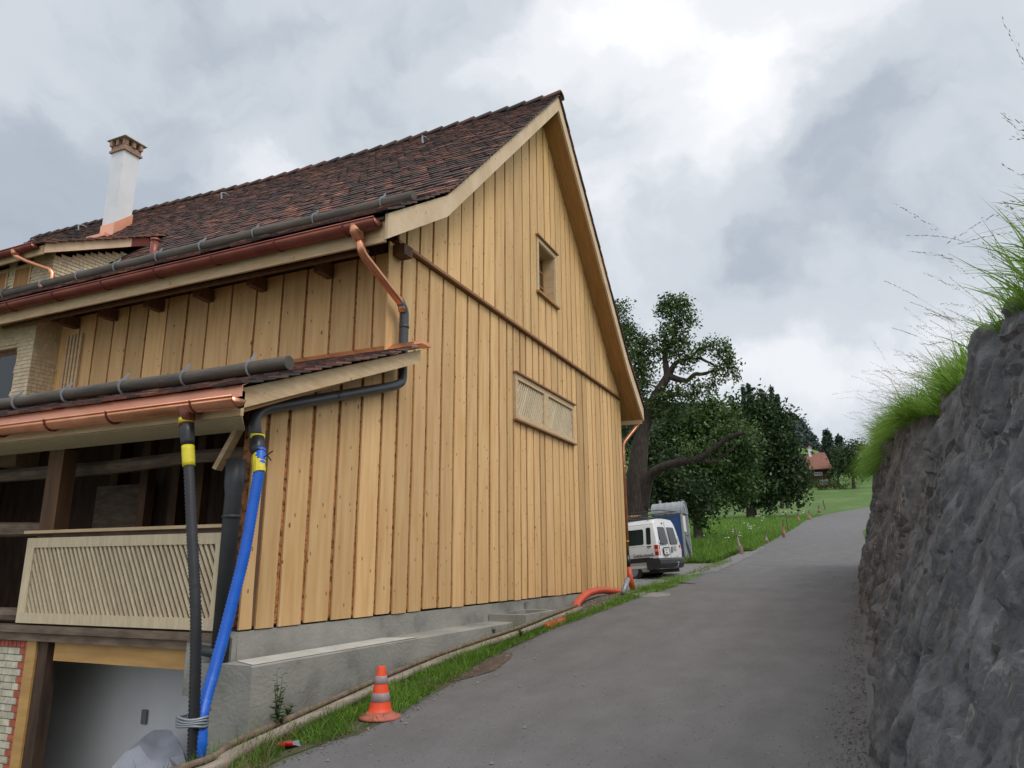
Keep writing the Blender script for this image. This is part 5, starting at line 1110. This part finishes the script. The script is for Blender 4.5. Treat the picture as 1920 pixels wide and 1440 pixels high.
# stakes along the lane
for i, (xb, yb, xt, yt, cov, lb) in enumerate(((1391, 1039, 1377, 988, 2, 'nearest leaning marker stake wrapped in torn red and white plastic'), (1437, 1018, 1436, 996, 2, 'low marker stake in pinkish plastic between the nearest one and the red one'), (1470, 1008, 1468, 974, 1, 'marker stake with a bright red sleeve'),
      (1478, 996, 1474, 964, 0, 'bare thin post just right of the red sleeve stake'), (1497, 978, 1496, 962, 1, 'short red sleeved stake past the bare post'), (1518, 974, 1517, 957, 1, 'pinkish stake near the curve of the lane'), (1536, 961, 1535, 948, 1, 'tiny red stake far along the lane'), (1548, 956, 1543, 938, 0, 'farthest dark post by the bend of the lane'))):
    b = onG(xb, yb); t_ = atX(xt, yt, b.x); t_.x -= 0; o = thing('marker_stake', tuple(b), lb, 'stake', 'marker stakes along the lane'); s = b.x/28
    m = MB(); m.tube([b-Vector((0, 0, .1)), t_], .022*s, 8); m.build('post', M['oldwood'], o)
    if cov:
        d = t_-b; m = MB(); pts = [b+d*u for u in (.02, .2, .4, .62)]; m.tube(pts, [.055*s, .06*s, .035*s, .025*s], 7, wob=.35); m.build('plastic_sleeve', M['sleeve'] if cov == 1 else M['cone_w'], o)
        if cov == 2: m = MB(); m.tube([b+d*.0+Vector((.0, -.05*s, 0)), b+d*.3+Vector((-.02, -.04*s, 0))], [.04*s, .035*s], 6, wob=.3); m.build('red_strip', M['sleeve'], o)

# weeds
def weed(px, py, hgt, n, label, m, lsz, spread=.12, name='weed_plant'):
    b = onG(px, py); o = thing(name, tuple(b), label, 'plant'); st = MB(); lf = MB(); T = []
    for i in range(n):
        d = Vector((random.uniform(-1, 1)*spread, random.uniform(-1, 1)*spread, 1)); L_ = hgt*random.uniform(.55, 1); P = [b+Vector((d.x*L_*t*t, d.y*L_*t*t, L_*t)) for t in np.linspace(0, 1, 7)]
        st.tube(P, [.005, .0045, .004, .0035, .003, .002, .001], 5)
        for t in np.linspace(.12, 1, 12):
            c = b+Vector((d.x*L_*t*t, d.y*L_*t*t, L_*t)); a = random.random()*6.3; u = Vector((cos(a), sin(a), random.uniform(-.1, .6))).normalized(); s = lsz*(1.2-t*.8)*random.uniform(.7, 1.2); q = u.cross(Vector((0, 0, 1))).normalized()*s*.28
            lf.add([c, c+u*s*.5+q+Vector((0, 0, s*.1)), c+u*s, c+u*s*.5-q+Vector((0, 0, s*.1))], [(0, 1, 2, 3)], random.uniform(.1, .8))
    st.build('stems', M['hedge'] if False else M['darkstem'], o); lf.build('leaves', m, o)
M['darkstem'] = mat('green_stems', (.06, .09, .03), rough=.8)
weed(517, 1390, .58, 8, 'tall spindly green weed growing by the pole near the cone', M['midleaf'], .09)
weed(540, 1372, .30, 5, 'lower leafy weed right of the tall spindly one', M['midleaf'], .10)
weed(378, 1432, .28, 7, 'small bright leafy shoot at the foot of the hoses', M['hedge'], .07)
weed(640, 1302, .16, 6, 'leafy weed between pole and plinth left of the cone', M['hedge'], .09)
weed(600, 1322, .13, 5, 'low weed growing between pole and plinth above the tall weed', M['hedge'], .09)
weed(815, 1232, .22, 7, 'broad leaved weed against the plinth right of the cone', M['hedge'], .11)
weed(925, 1203, .20, 6, 'leafy weed against the plinth below the light shaft', M['hedge'], .10)
weed(975, 1199, .14, 6, 'low leafy weed on the verge by the orange pipe end', M['hedge'], .09)

# ------------------------------------------------------------------ van
def frame_at(o, org, fwd, up):
    f = Vector(fwd).normalized(); u = Vector(up); l = u.cross(f).normalized(); u = f.cross(l)
    o.matrix_world = Matrix(((f.x, l.x, u.x, org[0]), (f.y, l.y, u.y, org[1]), (f.z, l.z, u.z, org[2]), (0, 0, 0, 1)))
VN = thing('van', (0, 0, 0), 'white delivery van with roof rack parked behind the barn corner, rear doors to the road', 'van', rot=(0, 0, 0))
aa = rad(12); tl = rad(4.0); fw = Vector((sin(aa), cos(aa)*cos(tl), -cos(aa)*sin(tl))); upv = Vector((0, sin(tl), cos(tl)))
corner = atX(1241, 1086, 22.0); rtv = Vector((cos(aa), -sin(aa), 0)); org = corner+rtv*.85
frame_at(VN, org, fw, upv)
HW = [(0, .30), (.72, .30), (.80, .36), (.835, .55), (.85, .80), (.845, .98), (.80, 1.30), (.755, 1.58), (.70, 1.70), (.60, 1.775), (.3, 1.80), (0, 1.81)]
def yside(z): return float(np.interp(z, [h_[1] for h_ in HW[1:10]], [h_[0] for h_ in HW[1:10]]))
def xrear(z): return .15*max(0, min(1, (z-.92)/.9))**1.2+.0
ring = HW+[(-y, z) for y, z in HW[-2:0:-1]]
st_ = [(-.0, .93), (.035, .985), (.10, 1), (1, 1), (2.0, 1), (2.75, 1), (3.0, .99), (3.6, .97), (3.75, .95), (4.2, .90), (4.38, .80)]
def ztop(x): return float(np.interp(x, [0, 2.7, 3.45, 3.6, 4.2, 4.4], [1, .99, .58, .55, .46, .42]))
m = MB(); vs = []
for x, s in st_:
    for y, z in ring:
        zz = z if z < .9 else .9+(z-.9)*max(0.0, (ztop(x)*1.81-.9)/.91) if ztop(x)*1.81 > .9 else min(z, ztop(x)*1.81)
        vs.append((x+(xrear(z) if x < .5 else 0), y*s, .95+(zz-.95)*(1 if s > .95 else .985)))
nr_ = len(ring); m.add(vs, [(i*nr_+k, i*nr_+(k+1) % nr_, (i+1)*nr_+(k+1) % nr_, (i+1)*nr_+k) for i in range(len(st_)-1) for k in range(nr_)]+[tuple(range(nr_))[::-1], tuple(range((len(st_)-1)*nr_, len(st_)*nr_))])
vb = m.build('van_body', M['vwhite'], VN); smooth_by(vb, 38)
def sidepanel(mb, x0, x1, z0, z1, off, th=.012, r=.05, s=1):
    pts = []
    for cx, cz, a0 in ((x1-r, z1-r, 0), (x0+r, z1-r, 90), (x0+r, z0+r, 180), (x1-r, z0+r, 270)):
        for a in range(0, 91, 30): pts.append((cx+r*cos(rad(a0+a)), cz+r*sin(rad(a0+a))))
    mb.prism([(x, s*(yside(z)+off), z) for x, z in pts], (0, -s*th, 0))
def rearpanel(mb, y0, y1, z0, z1, off, r=.04, th=.012, taper=0.0):
    pts = []
    for cy, cz, a0 in ((y1-r, z1-r, 0), (y0+r, z1-r, 90), (y0+r, z0+r, 180), (y1-r, z0+r, 270)):
        for a in range(0, 91, 30): pts.append((cy+r*cos(rad(a0+a)), cz+r*sin(rad(a0+a))))
    ym = 0
    mb.prism([(xrear(z)-off, y*(1-taper*(z-z0)/(z1-z0)), z) for y, z in pts], (th, 0, 0))
for s in (1, -1):
    m = MB(); sidepanel(m, .46, 1.55, 1.04, 1.50, .004, s=s); m.build('side_window', M['vanglass'], VN)
    m = MB(); sidepanel(m, .22, .37, 1.03, 1.53, .004, r=.04, s=s); m.build('side_window', M['vanglass'], VN)
    m = MB(); sidepanel(m, 1.75, 2.7, 1.04, 1.52, .004, s=s); m.build('side_window', M['vanglass'], VN)
    m = MB(); sidepanel(m, .30, 3.4, .52, .66, .012, .014, .01, s=s); m.build('rubbing_strip', M['vblack'], VN)
    m = MB(); sidepanel(m, .42, 3.4, .25, .50, .016, .012, .01, s=s); m.build('lower_side_panel', M['vcream'], VN)
    m = MB(); sidepanel(m, .40, .405, .36, 1.58, .003, .004, .002, s=s); sidepanel(m, 1.64, 1.646, .36, 1.6, .003, .004, .002, s=s); sidepanel(m, .42, 1.6, .985, .992, .003, .004, .002, s=s); sidepanel(m, .05, 2.7, 1.63, 1.637, .003, .004, .002, s=s); m.build('panel_seams', M['inkg'], VN)
    m = MB(); m.box((.015, s*.70, .70), (.12, s*.852, 1.0)); tlp = m.build('tail_light', M['red'], VN); m = MB(); m.box((.010, s*.705, .81), (.122, s*.856, .88)); m.build('clear_lens', M['redpale'], tlp)
m = MB(); rearpanel(m, .10, .60, 1.03, 1.54, .006, taper=.05); m.build('rear_window', M['vanglass'], VN)
m = MB(); rearpanel(m, -.60, -.10, 1.03, 1.54, .006, taper=.05); m.build('rear_window', M['vanglass'], VN)
m = MB(); rearpanel(m, -.006, .006, .63, 1.70, .004, r=.003, th=.01); m.build('door_gap', M['inkg'], VN)
m = MB(); m.tube([(xrear(1.66)+.02, .16, 1.655), (xrear(1.66)-.012, .16, 1.655)], .028, 12); m.build('brake_light', M['red'], VN)
m = MB(); m.box((-.012, .12, .70), (.0, .50, .93)); PLT = m.build('plate_holder', M['vblack'], VN); m = MB(); m.box((-.018, .15, .72), (-.0125, .47, .895)); m.build('number_plate', M['paper'], PLT)
m = MB()
for y0, y1, z0, z1 in ((.34, .40, .825, .87), (.27, .31, .825, .87), (.37, .40, .745, .79), (.31, .35, .745, .79), (.25, .29, .745, .79)): m.box((-.021, y0, z0), (-.0185, y1, z1))
m.build('plate_marks', M['inkg'], PLT)
m = MB(); m.box((-.02, -.10, .76), (.0, -.06, .94)); m.build('door_handle', M['vblack'], VN)
m = MB(); m.box((xrear(1.2)-.03, -.70, 1.12), (xrear(1.2)+.02, -.65, 1.20)); m.box((.01, .655, 1.06), (.03, .70, 1.14)); m.build('door_hinges', M['white'], VN)
m = MB()
for z in (.945, .905, .865, .83): m.box((-.004, -.45, z), (-.001, -.17-.05*(z < .85), z+.016))
m.box((-.004, .20, .655), (-.001, .42, .668)); m.box((-.004, -.50, .655), (-.001, -.36, .668)); m.build('door_lettering', M['inkg'], VN)
m = MB(); vs = []
for y in np.linspace(-.86, .86, 15):
    c_ = .10*(1-(abs(y)/.86)**3); vs += [(-c_+.02, y, .62), (-c_-.02, y, .56), (-c_-.03, y, .45), (-c_+.03, y, .32), (.25, y, .30), (.25, y, .62)]
m.add(vs, [(6*i+k, 6*i+(k+1) % 6, 6*i+6+(k+1) % 6, 6*i+6+k) for i in range(14) for k in range(6)]+[tuple(range(6))[::-1], tuple(range(84, 90))])
for s in (1, -1): m.box((.2, s*.80, .30), (.42, s*.865, .64))
m.build('bumper', M['vblack'], VN)
m = MB(); m.box((-.14, -.86, .535), (-.10, .86, .545)); 
m = MB(); m.tube([(.1, 0, .34), (-.18, 0, .34), (-.20, 0, .42)], .018, 8); m.lathe([(.001, .42), (.03, .43), (.038, .455), (.03, .48), (.001, .49)], (-.20, 0, 0), 12); m.build('tow_ball', M['galv'], VN, True)
m = MB(); m.box((.1, -.70, .20), (4.0, .70, .31)); m.build('underbody', M['rubber'], VN)
for x in (.95, 3.5):
    for s in (1, -1):
        m = MB(); m.tube([(x, s*.60, .30), (x, s*.62, .30), (x, s*.76, .30), (x, s*.78, .30)], [.26, .30, .30, .27], 24); wo_ = m.build('wheel', M['rubber'], VN)
        m = MB(); m.tube([(x, s*.775, .30), (x, s*.79, .30)], [.19, .16], 18); m.build('hubcap', M['galv'], wo_)
m = MB()
for s in (1, -1):
    m.tube([(.12, s*.66, 1.90), (3.0, s*.66, 1.90)], .014, 8); m.tube([(-.05, s*.62, 2.02), (2.9, s*.62, 2.02)], .012, 8)
    for x in (.30, 1.0, 1.8, 2.6): m.tube([(x, s*.70, 1.74), (x, s*.66, 1.90), (x, s*.62, 2.02)], .012, 6)
for x in (.2, .7, 1.2, 1.8, 2.4, 2.9): m.tube([(x, -.66, 1.90), (x, .66, 1.90)], .013, 6)
m.tube([(-.05, -.62, 2.02), (-.05, .62, 2.02)], .012, 6)
m.build('roof_rack', M['vblack'], VN)
cu = bpy.data.curves.new('t', 'FONT'); cu.body = '\u00b7 Geb\u00e4udeteik'; cu.size = .135; cu.extrude = .0012; cu.offset = .0022; cu.align_x = 'LEFT'; cu.resolution_u = 3
to = bpy.data.objects.new('t', cu); COL.objects.link(to); bpy.context.view_layer.update()
me = bpy.data.meshes.new_from_object(to.evaluated_get(bpy.context.evaluated_depsgraph_get())); bpy.data.objects.remove(to)
for v_ in me.vertices: x, y, z = v_.co; v_.co = (.93-x, yside(.70)+.0035+z, .685+y)
me.flip_normals(); me.materials.clear(); me.materials.append(M['ink']); lt = bpy.data.objects.new('side_lettering', me); COL.objects.link(lt); lt.parent = VN
m = MB()
for x, z, s in ((.30, .90, .022), (.24, .84, .012), (.36, .84, .012), (.27, .93, .010), (.33, .87, .010)): m.box((x, yside(z)+.001, z), (x+s, yside(z)+.004, z+s))
m.box((.22, .846, .955), (.36, .856, .985)); m.build('side_handle_and_marks', M['ink'], VN)
# planks carried on the rack
PK = thing('plank_bundle', (0, 0, 0), 'bundle of wooden planks lying on the van roof rack', 'planks', rot=(0, 0, 0)); frame_at(PK, org, fw, upv)
m = MB()
for i in range(4): m.box((.75+.05*i, .22+.09*i, 1.918), (2.9, .30+.09*i, 1.96+.012*(i % 2)))
m.build('planks', M['brownbeam'], PK)

# portable toilet
TO = thing('portable_toilet', (0, 0, 0), 'grey and blue portable toilet with an arched roof standing behind the van', 'portable toilet', rot=(0, 0, 0))
b0 = atX(1287, 1054, 28.0); frame_at(TO, b0, Vector((0, cos(tl*.8), -sin(tl*.8))), Vector((0, sin(tl*.8), cos(tl*.8))))
# local frame: +x runs away from the road, +y towards the eye, so the box fills y -1.08..0
w_ = 1.08; sp = 1.80; r_a = w_/2
m = MB(); m.box((.02, -w_+.02, .10), (1.08, -.02, sp)); m.box((0, -w_, 0), (1.10, 0, .10)); m.build('toilet_walls', M['toigrey'], TO)
m = MB(); arc = [(-r_a+(r_a+.02)*cos(a), sp+(r_a*.86)*sin(a)) for a in np.linspace(0, pi, 15)]
m.prism([(-.03, y, z) for y, z in arc], (1.16, 0, 0)); m.build('arched_roof', M['toiroof'], TO)
m = MB()
for x in (.12, .36, .60, .84): 
    for a0, a1 in zip(arc[:-1], arc[1:]): m.bar((x, a0[0], a0[1]+.006), (x, a1[0], a1[1]+.006), .03, .014, (1, 0, 0))
for a0, a1 in zip(arc[:-1], arc[1:]): m.bar((-.035, a0[0], a0[1]+.0), (-.035, a1[0], a1[1]+.0), .05, .05, (1, 0, 0))
m.box((-.045, -.04, .1), (.03, .02, sp)); m.box((-.045, -w_-.02, .1), (.03, -w_+.04, sp)); m.build('roof_ribs', M['toiroof'], TO)
m = MB(); m.box((.06, -.018, .25), (.34, -.006, sp-.06)); m.build('blue_panel', M['toiblue'], TO)
m = MB(); m.box((.36, -.018, .2), (1.0, -.0, sp-.08)); dd = m.build('toilet_door', M['toiblue'], TO); m = MB(); m.box((.40, .002, 1.0), (.46, .02, 1.12)); m.build('door_latch', M['vblack'], dd)
m = MB(); m.prism([(-.032, -r_a+.40*cos(a), sp+.30*sin(a)) for a in np.linspace(0, pi, 11)], (.01, 0, 0)); m.build('roof_vent', M['toigrey'], TO)
m = MB(); m.box((-.012, -.66, 1.12), (.018, -.18, 1.72)); m.build('notice', M['paper'], TO)
m = MB(); m.bar((0.0, -.16, .95), (0.0, -.9, .2), .03, .05, (1, 0, 0)); m.bar((0.0, -.3, .95), (0.0, -1.0, .35), .03, .04, (1, 0, 0)); m.box((-.005, -1.02, 1.0), (.018, -.06, 1.04)); m.build('wall_ribs', M['toigrey'], TO)
m = MB(); m.tube([(.86, -.54, sp+.44), (.86, -.54, sp+.58)], .05, 10); m.build('vent_stub', M['toiroof'], TO)

for o in list(bpy.data.objects):
    if '_o' in o: del o['_o']
